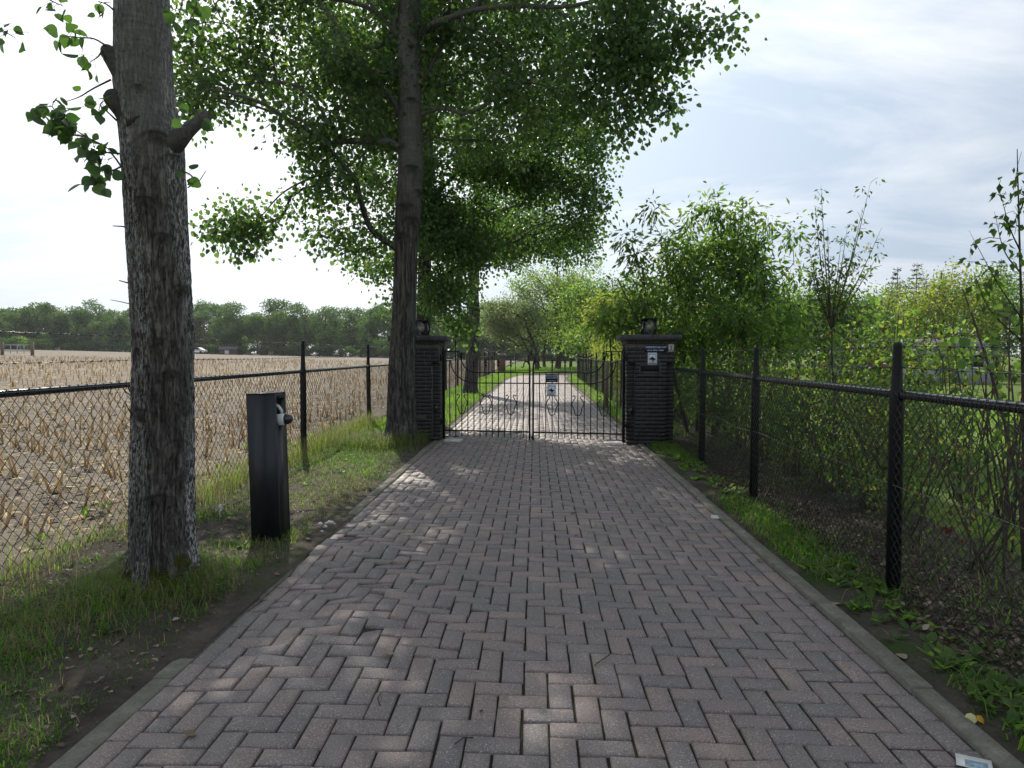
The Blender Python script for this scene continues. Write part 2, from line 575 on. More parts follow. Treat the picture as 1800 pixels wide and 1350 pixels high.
M['ink'] = simple_mat('ink', (.012, .014, .022), 0.5, 0.3, 0, 0.1, 30, 0.0)
M['pale_stone'] = simple_mat('pale_stone', (.55, .54, .50), 0.8, 0.3, 0, 0.15, 18, 0.3, 0.003)
M['straw'] = leaf_mat('straw', [(0, (.34, .26, .15)), (.5, (.55, .45, .30)), (.8, (.66, .58, .44)), (.95, (.45, .24, .08)), (1, (.16, .19, .06))],
                      [(0, (.36, .25, .10)), (.5, (.58, .43, .2)), (.8, (.68, .57, .36)), (.95, (.6, .3, .08)), (1, (.26, .34, .07))], 0.5, 0.6, 0.25)
M['litter'] = leaf_mat('leaf_litter', [(0, (.05, .035, .022)), (.5, (.12, .085, .055)), (.85, (.20, .15, .10)), (.95, (.36, .31, .24)), (1, (.40, .28, .05))],
                       [(0, (.04, .03, .02)), (1, (.12, .08, .04))], 0.12, 0.7, 0.25)
M['yellow_fallen'] = leaf_mat('yellow_fallen', [(0, (.62, .36, .03)), (1, (.66, .62, .30))], [(0, (.5, .3, .03)), (1, (.6, .55, .2))], 0.3)
M['wood'] = simple_mat('weathered_wood', (.15, .12, .09), 0.85, 0.2, 0, 0.35, 20, 0.4, 0.004)
M['grey_wall'] = simple_mat('grey_wall', (.34, .35, .37), 0.8, 0.2, 0, 0.12, 4, 0.1)
M['slate'] = simple_mat('slate_roof', (.12, .125, .14), 0.7, 0.3, 0, 0.2, 6, 0.2)
M['red_brick'] = simple_mat('red_brick', (.13, .072, .055), 0.85, 0.2, 0, 0.3, 10, 0.3)
M['white_paint'] = simple_mat('white_paint', (.72, .73, .74), 0.3, 0.5, 0, 0.05, 10, 0.0)
M['rubber'] = simple_mat('rubber', (.015, .015, .015), 0.8, 0.2, 0, 0.2, 20, 0.1)
M['dark_glass'] = simple_mat('dark_glass', (.012, .014, .018), 0.1, 0.6, 0, 0.1, 10, 0.0)
M['print_blue'] = simple_mat('print_blue', (.22, .32, .38), 0.5, 0.4, 0, 0.4, 60, 0.0)


def mk_glass():
    m, N, L = new_mat('lantern_glass')
    tr = N('ShaderNodeBsdfTransparent'); tr.inputs[0].default_value = (.95, .96, .96, 1)
    gl = N('ShaderNodeBsdfGlossy'); gl.inputs['Roughness'].default_value = 0.06
    fr = N('ShaderNodeFresnel'); fr.inputs[0].default_value = 1.45
    mx = N('ShaderNodeMixShader')
    df = N('ShaderNodeBsdfTranslucent'); df.inputs[0].default_value = (.8, .82, .8, 1)      # white translucence mixed in to lighten the panes, imitating reflected sky
    m0 = N('ShaderNodeMixShader'); m0.inputs[0].default_value = 0.12
    L(tr.outputs[0], m0.inputs[1]); L(df.outputs[0], m0.inputs[2])
    L(fr.outputs[0], mx.inputs[0]); L(m0.outputs[0], mx.inputs[1]); L(gl.outputs[0], mx.inputs[2])
    out = N('ShaderNodeOutputMaterial'); L(mx.outputs[0], out.inputs[0])
    return m


M['glass'] = mk_glass()
M['bulb'] = simple_mat('lamp_bulb', (.55, .42, .28), 0.25, 0.5, 0, 0.1, 30, 0.0)

# ------------------------------------------------------------------ terrain
def bend(y):
    return 0.0003 * np.maximum(0, np.asarray(y, float) - 34) ** 3


def field_z(x, y):
    x = np.asarray(x, float); y = np.asarray(y, float)
    ratio = np.where(y > 1, x / np.maximum(y, 1), -1.0)
    zm = np.clip(0.63 + (-0.22 - ratio) / 0.48 * 1.42, 0.0, 2.2)
    rr = np.hypot(x + 3.6, np.maximum(y, 0))
    return zm * np.clip((rr - 12) / 160, 0, 1.6) ** 0.8


def bump_at(x, y, b):
    return sum(h * np.exp(-((x - bx) ** 2 + (y - by) ** 2) / (2 * s * s)) for bx, by, h, s in b)


HEAVE = [(-0.95, 3.75, .042, .38), (-1.40, 4.95, .040, .28), (-0.35, 3.35, .012, .35), (0.9, 4.4, -.012, .8), (-1.1, 3.0, .012, .3)]


def pave_z(x, y):
    x = np.asarray(x, float); y = np.asarray(y, float)
    p = np.stack([x, y], -1).reshape(-1, 2)
    return bump_at(x, y, HEAVE) + 0.006 * sn(p, 1.3, 3, 2).reshape(x.shape) + 0.012 * (1 - (x / 1.65) ** 2)


def verge_left_z(x, y):
    p = np.stack([x, y], -1).reshape(-1, 2)
    z = 0.02 * sn(p, 2.2, 5, 4).reshape(np.shape(x)) + 0.012
    z = z + 0.12 * np.exp(-((x + 2.27) ** 2 + (y - 4.02) ** 2) / (2 * 0.38 ** 2))
    z = z + 0.05 * np.exp(-((x + 2.4) ** 2 + (y - 10.9) ** 2) / (2 * 0.6 ** 2))
    e = np.clip((-1.755 - x) / 0.25, 0, 1)
    buried = 1 / (1 + np.exp(-(y - 3.15) * 8)) * (1 / (1 + np.exp((y - 6.2) * 6)))
    lip = -0.012 + 0.038 * buried + 0.006 * sn(p, 5.0, 8, 2).reshape(np.shape(x)) * buried
    zz = lip * (1 - e) + z * e
    return np.where(x > -1.752, np.minimum(zz, np.where(buried > .5, zz, -0.03)), zz)


def verge_right_z(x, y):
    p = np.stack([x, y], -1).reshape(-1, 2)
    z = 0.02 * sn(p, 2.0, 9, 4).reshape(np.shape(x)) + 0.02
    e = np.clip((x - 1.755) / 0.2, 0, 1)
    return -0.01 * (1 - e) + z * e


def sheet(name, xs, ys, zf, mat, kind='structure', curve=False):
    X, Y = np.meshgrid(xs, ys)
    Z = zf(X, Y)
    XX = X + bend(Y) if curve else X
    v = np.stack([XX, Y, Z], -1).reshape(-1, 3)
    nx = len(xs); ny = len(ys)
    i = (np.arange(ny - 1)[:, None] * nx + np.arange(nx - 1)[None, :]).ravel()
    mb = MB()
    mb.add(v, np.stack([i, i + 1, i + nx + 1, i + nx], -1))
    o = link(name, mb.mesh(name, mat, True))
    return tag(o, kind=kind)


def geom(a, b, n):
    return a * (b / a) ** np.linspace(0, 1, n)


sheet('ground', [-3000, -500, 0, 500, 3000], [-3000, -500, 0, 500, 3000], lambda x, y: x * 0 - 0.35, M['far_ground'])
fx = -3.58 - np.concatenate([[0], geom(0.1, 480, 90)])[::-1]
fy = np.concatenate([np.linspace(-60, 0, 20), np.linspace(0.4, 30, 120), geom(30.5, 420, 60)])
tag(sheet('field', fx, fy, lambda x, y: field_z(x, y) - 0.012 + 0.03 * sn(np.stack([x, y], -1).reshape(-1, 2), 2.4, 21, 3).reshape(x.shape) * np.clip((40 - y) / 30, 0.15, 1),
          M['field_soil']))
mx_ = np.concatenate([[-3.6, -1.0, 1.0], np.linspace(2.9, 20, 60), geom(20.5, 480, 40)])
my_ = np.concatenate([np.linspace(-60, 0, 20), np.linspace(0.4, 60, 140), geom(61, 420, 40)])
sheet('meadow', mx_, my_, lambda x, y: -0.06 + 0.03 * sn(np.stack([x, y], -1).reshape(-1, 2), 0.8, 22, 3).reshape(x.shape), M['meadow'])
vy = np.concatenate([np.linspace(-4, 2, 30), np.linspace(2.05, 12, 200), np.linspace(12.2, 60, 120)])
sheet('verge_left', np.concatenate([np.linspace(-3.64, -1.77, 40), [-1.752, -1.72, -1.69, -1.657]]), vy, verge_left_z, M['verge_soil'], curve=True)
sheet('verge_right', np.linspace(1.752, 3.5, 40), vy, verge_right_z, M['verge_soil'], curve=True)

# ------------------------------------------------------------------ driveway of herringbone pavers
drive = sheet('driveway', np.linspace(-1.66, 1.66, 24), np.concatenate([np.linspace(-3, 14, 180), np.linspace(14.2, 85, 120)]),
              lambda x, y: pave_z(x, y) - 0.015 + 0.0055 / (1 + np.exp(-(x - 0.95 + .35 * sn(np.stack([x, y], -1).reshape(-1, 2), 1.6, 15, 2).reshape(x.shape)) * 7)), M['joint'], curve=True)
NC = 29
PI_ = 3.087 / NC
GAP = 0.0092


def paver_geo(lx, ly, b=0.006, depth=0.05):
    hx, hy = (lx - GAP) / 2, (ly - GAP) / 2
    v = [(-hx, -hy, -depth), (hx, -hy, -depth), (hx, hy, -depth), (-hx, hy, -depth),
         (-hx, -hy, -b * .95), (hx, -hy, -b * .95), (hx, hy, -b * .95), (-hx, hy, -b * .95),
         (-hx + b, -hy + b, 0), (hx - b, -hy + b, 0), (hx - b, hy - b, 0), (-hx + b, hy - b, 0)]
    q = [(8, 9, 10, 11)]
    for k in range(4):
        j = (k + 1) % 4
        q += [(k, j, 4 + j, 4 + k), (4 + k, 4 + j, 8 + j, 8 + k)]
    return np.array(v), q


def paver_list():
    out = []          # x, y, lx, ly
    j0, j1 = int(-2.5 / PI_), int(47 / PI_)
    cross = int(6.2 / PI_)
    X0 = -3.087 / 2
    done = set()
    for j in range(j0, j1):
        if j == cross:
            i = 0
            while i < NC:
                w = min(2, NC - i)
                out.append((X0 + (i + w / 2) * PI_, (j + .5) * PI_, w * PI_, PI_)); i += w
            continue
        for i in range(NC):
            k = (-i - j) % 4
            if k == 1:
                w = 2 if i + 1 < NC else 1
                out.append((X0 + (i + w / 2) * PI_, (j + .5) * PI_, w * PI_, PI_))
            elif k == 0 and i == 0:
                out.append((X0 + PI_ / 2, (j + .5) * PI_, PI_, PI_))
            elif k == 3:      # lower half of an upright paver; its upper half is at j + 1
                if j + 1 == cross or j + 1 == j1:
                    out.append((X0 + (i + .5) * PI_, (j + .5) * PI_, PI_, PI_))
                else:
                    out.append((X0 + (i + .5) * PI_, (j + 1) * PI_, PI_, 2 * PI_))
            elif k == 2 and (j == j0 or j - 1 == cross):
                out.append((X0 + (i + .5) * PI_, (j + .5) * PI_, PI_, PI_))
    y = -2.4
    while y < 46.5:
        for sx in (-1, 1):
            out.append((sx * (X0 * -1 + PI_ / 2), y + PI_ + (0.05 if sx > 0 else 0), PI_, 2 * PI_))
        y += 2 * PI_
    return out


def build_pavers():
    pl = paver_list()
    r = np.random.default_rng(11)
    near = sorted([p for p in pl if p[1] > 2.36 and -1.9 < p[0] < 1.9], key=lambda p: p[1])[:300]
    nearset = set(near)
    cache = {}
    mb = MB()
    for p in pl:
        x, y, lx, ly = p
        z = float(pave_z(np.array(x), np.array(y)))
        e = 0.02
        gx = float(pave_z(np.array(x + e), np.array(y)) - pave_z(np.array(x - e), np.array(y))) / (2 * e)
        gy = float(pave_z(np.array(x), np.array(y + e)) - pave_z(np.array(x), np.array(y - e))) / (2 * e)
        wob = 0.014 + 0.060 * float(bump_at(x, y, [(-1.0, 3.8, 1, .6), (-1.4, 5.0, 1, .5)]))
        rx, ry = gy + r.normal() * wob, -gx + r.normal() * wob
        rz = r.normal() * 0.008
        z += r.normal() * 0.0019 - 0.0005
        jx, jy = r.normal(size=2) * 0.0012
        if p in nearset:
            key = (round(lx, 4), round(ly, 4))
            if key not in cache:
                v, q = paver_geo(lx, ly)
                m2 = MB(); m2.add(v, q)
                cache[key] = m2.mesh('paver', M['paver_obj'])
            o = link('paver', cache[key], drive, (x + jx, y + jy, z))
            o.rotation_euler = (rx, ry, rz)
        else:
            v, q = paver_geo(lx, ly)
            v = v + np.stack([-rz * v[:, 1], rz * v[:, 0], rx * v[:, 1] - ry * v[:, 0]], -1)
            bx = float(bend(y))
            sh = float(bend(y + .5) - bend(y - .5))
            v[:, 0] += sh * v[:, 1]
            mb.add(v + [x + jx + bx, y + jy, z], q, a=r.uniform())
    o = part('paving', mb, M['paver'], drive)
    o['kind'] = 'stuff'


build_pavers()

# kerb stones on both edges, each a piece of its own
kerb = link('kerb', None)
kerb['kind'] = 'structure'


def build_kerb():
    r = np.random.default_rng(4)
    for sx in (-1, 1):
        y = -2.0
        while y < 56:
            L_ = 0.995
            yc = y + L_ / 2
            mb = MB()
            xo = sx * 1.702
            top = (0.014 if sx > 0 else 0.006) + r.normal() * 0.004
            rbox(mb, -0.048, 0.048, -L_ / 2, L_ / 2, -0.15, 0, 0.005)
            o = link('kerb_stone', mb.mesh('kerb_stone', M['concrete']), kerb, (xo + float(bend(yc)), yc, top))
            sl = float(bend(yc + .5) - bend(yc - .5))
            o.rotation_euler = (r.normal() * .003, r.normal() * .02, -math.atan(sl) + r.normal() * .004)
            y += 1.0


build_kerb()

# ------------------------------------------------------------------ gate pillars
BRK_MESH = {}


def unit_brick(mat):
    if mat not in BRK_MESH:
        mb = MB(); box(mb, -.5, .5, -.5, .5, -.5, .5)
        BRK_MESH[mat] = mb.mesh('brick', M[mat])
    return BRK_MESH[mat]


def put_brick(parent, x0, x1, y0, y1, z0, z1, mat='dark_brick', r=None):
    j = r.normal(size=2) * 0.0005
    o = link('brick', unit_brick(mat), parent, Vector(((x0 + x1) / 2 + j[0], (y0 + y1) / 2 + j[1], (z0 + z1) / 2)) - parent.location)
    o.scale = (x1 - x0, y1 - y0, z1 - z0)
    return o


def pillar(label, x0, x1, y0, y1, ztop, cap, seed, slot=False):
    r = np.random.default_rng(seed)
    t = thing('gate_pillar', label, 'gate pillar', ((x0 + x1) / 2, (y0 + y1) / 2, 0), 'brick pillars of the driveway gate')
    ND, NW = 0.095, 0.125
    core = MB()
    box(core, x0 + 0.0015, x1 - 0.0015, y0 + ND + 0.0025, y1 - 0.0015, -0.2, ztop)
    box(core, x0 + NW + 0.008, x1 - NW - 0.008, y0 + 0.0015, y0 + ND + 0.002, -0.1, ztop - 0.001)
    box(core, x0 + 0.0015, x0 + NW + 0.0075, y0 + 0.0015, y0 + ND + 0.002, 1.345, ztop - 0.001)
    box(core, x1 - NW - 0.0075, x1 - 0.0015, y0 + 0.0015, y0 + ND + 0.002, 1.345, ztop - 0.001)
    part('mortar', core, M['mortar'], t)
    H = 0.0635; J = 0.008; BL = 0.205
    n = int(ztop / H)
    for k in range(n):
        z0 = k * H + 0.004; z1 = z0 + H - J
        notch = 0.06 < z0 and z1 < 1.345
        fx0, fx1 = (x0 + NW, x1 - NW) if notch else (x0, x1)
        xx = fx0 - (BL / 2 if k % 2 else 0)
        while xx < fx1 - 0.01:
            a, b = max(xx, fx0), min(xx + BL, fx1)
            if b - a > 0.03:
                if not (slot and 1.13 < (z0 + z1) / 2 < 1.30 and a < x0 + 0.52 and b > x0 + 0.19):
                    put_brick(t, a, b - J, y0, y0 + 0.09, z0, z1, r=r)
                else:                       # shortened round the letter slot
                    if a < x0 + 0.185: put_brick(t, a, x0 + 0.185, y0, y0 + 0.1, z0, z1, r=r)
                    if b > x0 + 0.53: put_brick(t, x0 + 0.53, b - J, y0, y0 + 0.1, z0, z1, r=r)
            xx += BL
        if notch:
            put_brick(t, x0 - .001, x0 + NW - J, y0 + ND, y0 + ND + .06, z0, z1, r=r)
            put_brick(t, x1 - NW + J, x1 + .001, y0 + ND, y0 + ND + .06, z0, z1, r=r)
        ys = y0 + ND + .06 + J if notch else y0 + .1 + J
        for xa, xb in ((x0, x0 + .06), (x1 - .06, x1)):
            yy = ys - (BL / 2 if k % 2 == 0 else 0)
            while yy < y1 - .02:
                a, b = max(yy, ys), min(yy + BL, y1)
                if b - a > .03:
                    put_brick(t, xa, xb, a, b - J, z0, z1, r=r)
                yy += BL
    # corbel course, bricks on edge, and the cap slabs
    cx0, cx1, cy0, cy1, cz = cap
    xx = x0 - 0.02
    while xx < x1:
        put_brick(t, xx, xx + .052, y0 - .025, y0 + .08, ztop + .002, ztop + .052, 'brown_brick', r); xx += .0605
    mid = MB(); box(mid, x0 - .01, x1 + .01, y0 - .012, y1 + .01, ztop - .002, ztop + .054)
    part('corbel', mid, M['mortar'], t)
    c = MB(); rbox(c, cx0, (cx0 + cx1) / 2 - .003, cy0, cy1, ztop + .056, cz, .008)
    part('cap_stone', c, M['cap'], t)
    c = MB(); rbox(c, (cx0 + cx1) / 2 + .003, cx1, cy0, cy1, ztop + .056, cz - .004, .008)
    part('cap_stone', c, M['cap'], t)
    return t


PR = (1.49, 2.25, 11.14, 11.90)
PL = (-2.40, -1.645, 11.55, 12.31)
pil_r = pillar('right dark brick gate pillar with letter slot and warning signs', *PR, 1.645, (1.40, 2.35, 11.06, 11.98, 1.79), 31, slot=True)
pil_l = pillar('left dark brick gate pillar half hidden behind the big tree trunk', *PL, 1.645, (-2.5, -1.53, 11.46, 12.4, 1.79), 32)

# letter slot in the right pillar
ls = MB()
X, Y0 = PR[0], PR[2]
sx0, sx1 = X + .195, X + .52
for a in ((sx0, sx1, 1.285, 1.30), (sx0, sx1, 1.135, 1.15), (sx0, sx0 + .012, 1.15, 1.285), (sx1 - .012, sx1, 1.15, 1.285)):
    box(ls, a[0], a[1], Y0 - .008, Y0 + .06, a[2], a[3])
box(ls, sx0 + .012, sx1 - .012, Y0 - .005, Y0 + .05, 1.151, 1.195)
lso = part('letter_slot', ls, M['cap'], pil_r)
lo = MB(); box(lo, sx0 + .013, sx1 - .013, Y0 - .003, Y0 + .02, 1.196, 1.284)  # solid dark block imitating the shade inside the open slot
part('slot_shade_block', lo, M['rubber'], lso)
sill = MB(); box(sill, sx0 - .015, sx1 + .02, Y0 - .03, Y0 + .02, 1.118, 1.133)
part('slot_sill', sill, M['cap'], lso)
for (pp, xx) in ((pil_r, PR[0] + .06), (pil_l, PL[1] - .06)):
    sn_ = MB(); box(sn_, xx - .03, xx + .03, pp.location.y - .38 + .02, pp.location.y - .38 + .052, .50, .60)
    part('gate_sensor', sn_, M['black_plastic'], pp)


def lantern(label, cx, cy_, z):
    t = thing('pillar_lantern', label, 'lantern', (cx, cy_, z), 'glass lanterns on the gate pillars')
    w, h = .115, .265
    m = MB(); box(m, cx - w, cx + w, cy_ - w, cy_ + w, z, z + .022)
    box(m, cx - w * .6, cx + w * .6, cy_ - w * .6, cy_ + w * .6, z + .0225, z + .035)
    part('lantern_base', m, M['black_metal'], t)
    for sx in (-1, 1):
        for sy in (-1, 1):
            a, b = cx + sx * (w - .01), cy_ + sy * (w - .01)
            m = MB(); box(m, a - .006, a + .006, b - .006, b + .006, z + .0225, z + h)
            part('lantern_post', m, M['black_metal'], t)
    m = MB(); box(m, cx - w - .004, cx + w + .004, cy_ - w - .004, cy_ + w + .004, z + h + .001, z + h + .014)
    part('lantern_roof', m, M['black_metal'], t)
    for sx, sy in ((1, 0), (-1, 0), (0, 1), (0, -1)):
        m = MB()
        if sx: box(m, cx + sx * (w - .011) - .0015, cx + sx * (w - .011) + .0015, cy_ - w + .02, cy_ + w - .02, z + .024, z + h - .001)
        else: box(m, cx - w + .02, cx + w - .02, cy_ + sy * (w - .011) - .0015, cy_ + sy * (w - .011) + .0015, z + .024, z + h - .001)
        part('pane', m, M['glass'], t)
    m = MB()
    tube(m, [(cx, cy_, z + .034), (cx, cy_, z + .085)], .018, 10)
    s = part('bulb_socket', m, M['black_plastic'], t)
    m = MB()
    zz = np.linspace(0, 1, 9)
    tube(m, [(cx, cy_, z + .086 + .1 * q) for q in zz], [.014 + .028 * math.sin(math.pi * min(1, q * .95 + .05)) for q in zz], 12)
    part('bulb', m, M['bulb'], t, True)
    return t


lan_r = lantern('black framed glass lantern on top of the right gate pillar', 1.875, 11.45, 1.7865)
lan_l = lantern('black framed glass lantern on the left gate pillar beside the trunk', -2.0, 11.95, 1.7865)


# ------------------------------------------------------------------ wrought iron gate
def text_mesh(body, size, name='lettering', mat='ink', bold=0.0, sx=1.0):
    cu = bpy.data.curves.new('lettering', 'FONT')
    cu.body = body
    cu.size = size
    cu.align_x = 'CENTER'; cu.align_y = 'CENTER'
    cu.resolution_u = 2
    cu.offset = bold
    cu.extrude = 0.0006
    o = bpy.data.objects.new('tmp', cu)
    COL.objects.link(o)
    dg = bpy.context.evaluated_depsgraph_get()
    me = bpy.data.meshes.new_from_object(o.evaluated_get(dg))
    bpy.data.objects.remove(o)
    bpy.data.curves.remove(cu)
    me.materials.clear()
    me.materials.append(M[mat])
    if sx != 1.0:
        for v in me.vertices: v.co.x *= sx
    me.name = name
    return me


def plate(mb, w, h, r=0.0, t=0.004):
    """upright plate in local x/z, front at y = -t"""
    if r <= 0:
        box(mb, -w / 2, w / 2, -t, 0, -h / 2, h / 2); return
    pts = []
    for cx, cz, a0 in ((w / 2 - r, h / 2 - r, 0), (-w / 2 + r, h / 2 - r, 90), (-w / 2 + r, -h / 2 + r, 180), (w / 2 - r, -h / 2 + r, 270)):
        for k in range(4):
            a = math.radians(a0 + k * 30); pts.append((cx + r * math.cos(a), cz + r * math.sin(a)))
    n = len(pts)
    v = [(x, -t, z) for x, z in pts] + [(x, 0, z) for x, z in pts] + [(0, -t, 0), (0, 0, 0)]
    q = []; tr = []
    for k in range(n):
        j = (k + 1) % n
        q.append((k, j, n + j, n + k)); tr += [(2 * n, j, k), (2 * n + 1, n + k, n + j)]
    mb.add(v, q, tr)


DOG = [(-.50, -.02), (-.44, .10), (-.22, .20), (-.10, .30), (-.02, .52), (.08, .30), (.16, .20), (.34, .12), (.50, .02), (.40, -.08),
       (.28, -.16), (.20, -.24), (.12, -.50), (.02, -.34), (-.06, -.18), (-.16, -.12), (-.36, -.10)]


def poly_prism(mb, pts, y0, y1):
    import mathutils
    tris = mathutils.geometry.tessellate_polygon([[Vector((x, z, 0)) for x, z in pts]])
    n = len(pts)
    v = [(x, y0, z) for x, z in pts] + [(x, y1, z) for x, z in pts]
    mb.add(v, [(k, (k + 1) % n, n + (k + 1) % n, n + k) for k in range(n)], [tuple(t) for t in tris])


def sign(name, label, loc, rz, w, h, mat, lines, group=None, border=None, dog=None, tilt=0.0, r=0.0):
    t = thing(name, label, 'sign', loc, group)
    t.rotation_euler = (0, tilt, rz)
    m = MB(); plate(m, w, h, r)
    if border:
        link('sign_border', m.mesh('sign_border', M[border]), t, (0, 0, 0))
        m2 = MB(); plate(m2, w - .016, h - .016, r, .002)
        link('sign_face', m2.mesh('sign_face', M[mat]), t, (0, -.0042, 0))
        fr = -.0064
    else:
        link('sign_face', m.mesh('sign_face', M[mat]), t, (0, 0, 0)); fr = -.0045
    for body, size, z, ink, bold, sx in lines:
        o = link('lettering', text_mesh(body, size, 'lettering', ink, bold, sx), t, (0, fr, z))
        o.rotation_euler = (math.pi / 2, 0, 0)
    if dog:
        m3 = MB(); poly_prism(m3, [(x * dog, z * dog * .82) for x, z in DOG], -.0012, 0)
        link('dog_head_emblem', m3.mesh('dog_head_emblem', M['ink']), t, (0, fr + .0008, -.005))
    return t


GLp = np.array([-1.585, 11.68]); GRp = np.array([1.435, 11.20])
GW = float(np.linalg.norm(GRp - GLp))
GA = math.atan2(GRp[1] - GLp[1], GRp[0] - GLp[0])


def spear(mb, x, z, h=.16, arm=.035):
    """finial with a cross arm on top of a bar"""
    zz = [z, z + h * .25, z + h * .45, z + h * .55, z + h * .75, z + h]
    tube(mb, [(x, 0, q) for q in zz], [.008, .016, .011, .012, .015, .002], 6)
    tube(mb, [(x - arm, 0, z + h * .52), (x - arm * .4, 0, z + h * .58), (x + arm * .4, 0, z + h * .58), (x + arm, 0, z + h * .52)], .006, 5)


def gate_leaf(label, origin, rz, mirror):
    """local x runs from the hinge towards the meeting stile"""
    t = thing('gate_leaf', label, 'gate', (origin[0], origin[1], 0), 'wrought iron gate leaves')
    t.rotation_euler = (0, 0, rz)
    W = GW / 2 - 0.03
    s = -1 if mirror else 1

    def put(name, mb, mat='black_metal', smooth=False, parent=t):
        me = mb.mesh(name, M[mat], smooth)
        if mirror:
            for v in me.vertices: v.co.x *= -1
            me.flip_normals()
        return link(name, me, parent, (0, 0, 0))

    pit = W / 14
    # hinge stile
    m = MB()
    tube(m, [(0, 0, .02), (0, 0, 1.46), (0, 0, 1.50), (0, 0, 1.56), (0, 0, 1.63)], [.024, .024, .032, .022, .002], 10)
    hs = put('hinge_stile', m)
    for zh in (1.40, .30):
        m = MB(); box(m, -.09, -.015, -.012, .012, zh, zh + .03); tube(m, [(-.05, 0, zh - .04), (-.05, 0, zh + .07)], .02, 8)
        put('hinge', m)
    # meeting stile with its wavy top and hook
    m = MB()
    top = smooth_path([(W, 0, 1.16), (W, 0, 1.27), (W - .01, 0, 1.34), (W - .025, 0, 1.38), (W - .02, 0, 1.43), (W + .01, 0, 1.47), (W + .025, 0, 1.50), (W + .02, 0, 1.54)], 28)
    tube(m, [(W, 0, .03), (W, 0, 1.159)], .016, 8)
    tube(m, top, np.linspace(.016, .006, len(top)), 8)
    hk = smooth_path([(W - .01, 0, 1.30), (W - .035, 0, 1.345), (W - .07, 0, 1.35), (W - .095, 0, 1.32), (W - .105, 0, 1.27), (W - .12, 0, 1.25), (W - .14, 0, 1.255)], 24)
    tube(m, hk, np.linspace(.013, .008, len(hk)), 8)
    put('meeting_stile', m)
    # rails
    m = MB(); box(m, 0.02, W - .012, -.009, .009, .153, .177); put('bottom_rail', m)
    m = MB(); box(m, 0.02, .27, -.007, .007, .055, .07); put('foot_bar', m)
    uc = 5.4 * pit
    for nm, zz, ue, ze in (('mid_rail', .985, 1.2 * pit, 1.36), ('top_rail', 1.165, 2.7 * pit, 1.52)):
        a = [(W - .012, 0, zz), (uc + .25, 0, zz), (uc, 0, zz)]
        us = np.linspace(0, 1, 9)[1:]
        a += [(uc + (ue - uc) * math.sin(q * math.pi / 2) ** .9, 0, zz + (ze - zz) * (1 - math.cos(q * math.pi / 2))) for q in us]
        m = MB(); tube(m, a, .0105, 6); put(nm, m)
    m = MB(); box(m, .02, 2.75 * pit, -.008, .008, 1.512, 1.528); put('upper_rail', m)
    m = MB(); box(m, .02, 1.25 * pit, -.008, .008, 1.354, 1.370); put('upper_rail', m)
    # bars
    spears = (3, 5, 7, 9, 11)
    for k in range(1, 14):
        x = k * pit
        m = MB()
        if k == 2:
            zt = 1.60
        elif k in (1,):
            zt = 1.36
        elif k in (3,):
            zt = 1.39
        elif k in spears:
            zt = 1.25
        elif k == 4:
            zt = 1.28
        else:
            zt = 1.165
        tube(m, [(x, 0, .065), (x, 0, zt)], .0088, 6)
        o = put('gate_bar', m)
        if k in spears or k == 2:
            m = MB(); spear(m, x, zt, .15 if k != 2 else .13)
            put('finial', m, parent=o)
    # lyre scrolls
    for k in (3, 7, 11):
        x = k * pit
        m = MB()
        for sd in (-1, 1):
            pth = smooth_path([(x, 0, .452), (x + sd * .035, 0, .468), (x + sd * .058, 0, .52), (x + sd * .065, 0, .57), (x + sd * .092, 0, .62), (x + sd * .098, 0, .655),
                               (x + sd * .07, 0, .71), (x + sd * .045, 0, .745), (x + sd * .05, 0, .775), (x + sd * .072, 0, .785), (x + sd * .086, 0, .77)], 40)
            tube(m, pth, .0078, 5)
        put('lyre_scroll', m)
    return t


leaf_l = gate_leaf('left leaf of the black wrought iron gate, without signs', GLp, GA, False)
leaf_r = gate_leaf('right leaf of the black wrought iron gate, carrying two small signs', GRp, GA, True)


def gate_pt(u, z, off=-.02):
    d = (GRp - GLp) / GW
    n = np.array([d[1], -d[0]])
    q = GLp + d * u + n * (-off)
    return (q[0], q[1], z)


dd = GW - 11.05 * (GW / 2 - .03) / 14
sign('no_entry_sign', 'small dark blue no entry sign with three text lines on the gate', gate_pt(dd, 1.075, -.022), GA, .205, .135, 'sign_blue',
     [('VERBODEN TOEGANG', .0225, .038, 'sign_white', .0004, .9), ('ART 461 WETBOEK', .0225, .002, 'sign_white', .0004, .9), ('VAN STRAFRECHT', .017, -.044, 'sign_white', .0002, .95)])
sign('guard_dog_sign', 'small white guard dog sign hanging tilted on the gate below the blue one', gate_pt(dd - .003, .875, -.022), GA, .15, .205, 'sign_white',
     [('HIER WAAK IK', .019, .07, 'ink', .0003, .9)], 'guard dog signs', None, .10, math.radians(2.5), .006)
PY = PR[2] - .003
sign('no_entry_sign', 'wide enamel no entry sign VERBODEN TOEGANG near the top of the brick pillar', (1.935, PY, 1.565), 0, .345, .12, 'sign_blue',
     [('VERBODEN TOEGANG', .040, .024, 'sign_white', .0004, .80), ('ART. 461 WETB. v. STRAFR.', .027, -.03, 'sign_white', .0006, .83)], None, None)
sign('guard_dog_sign', 'white guard dog sign with blue border fixed to the right brick pillar', (1.885, PY, 1.40), 0, .165, .215, 'sign_white',
     [('HIER WAAK IK', .022, .074, 'sign_blue', .0004, .85), ('BETREDEN OP EIGEN RISICO', .0115, -.08, 'sign_blue', .0002, .85)], 'guard dog signs', 'sign_blue', .115, 0, .012)
sign('house_number_plate', 'small pale house number plate at the top right of the brick pillar', (2.185, PY, 1.575), 0, .085, .125, 'sign_pale', [('7', .10, -.005, 'ink', .001, .9)])

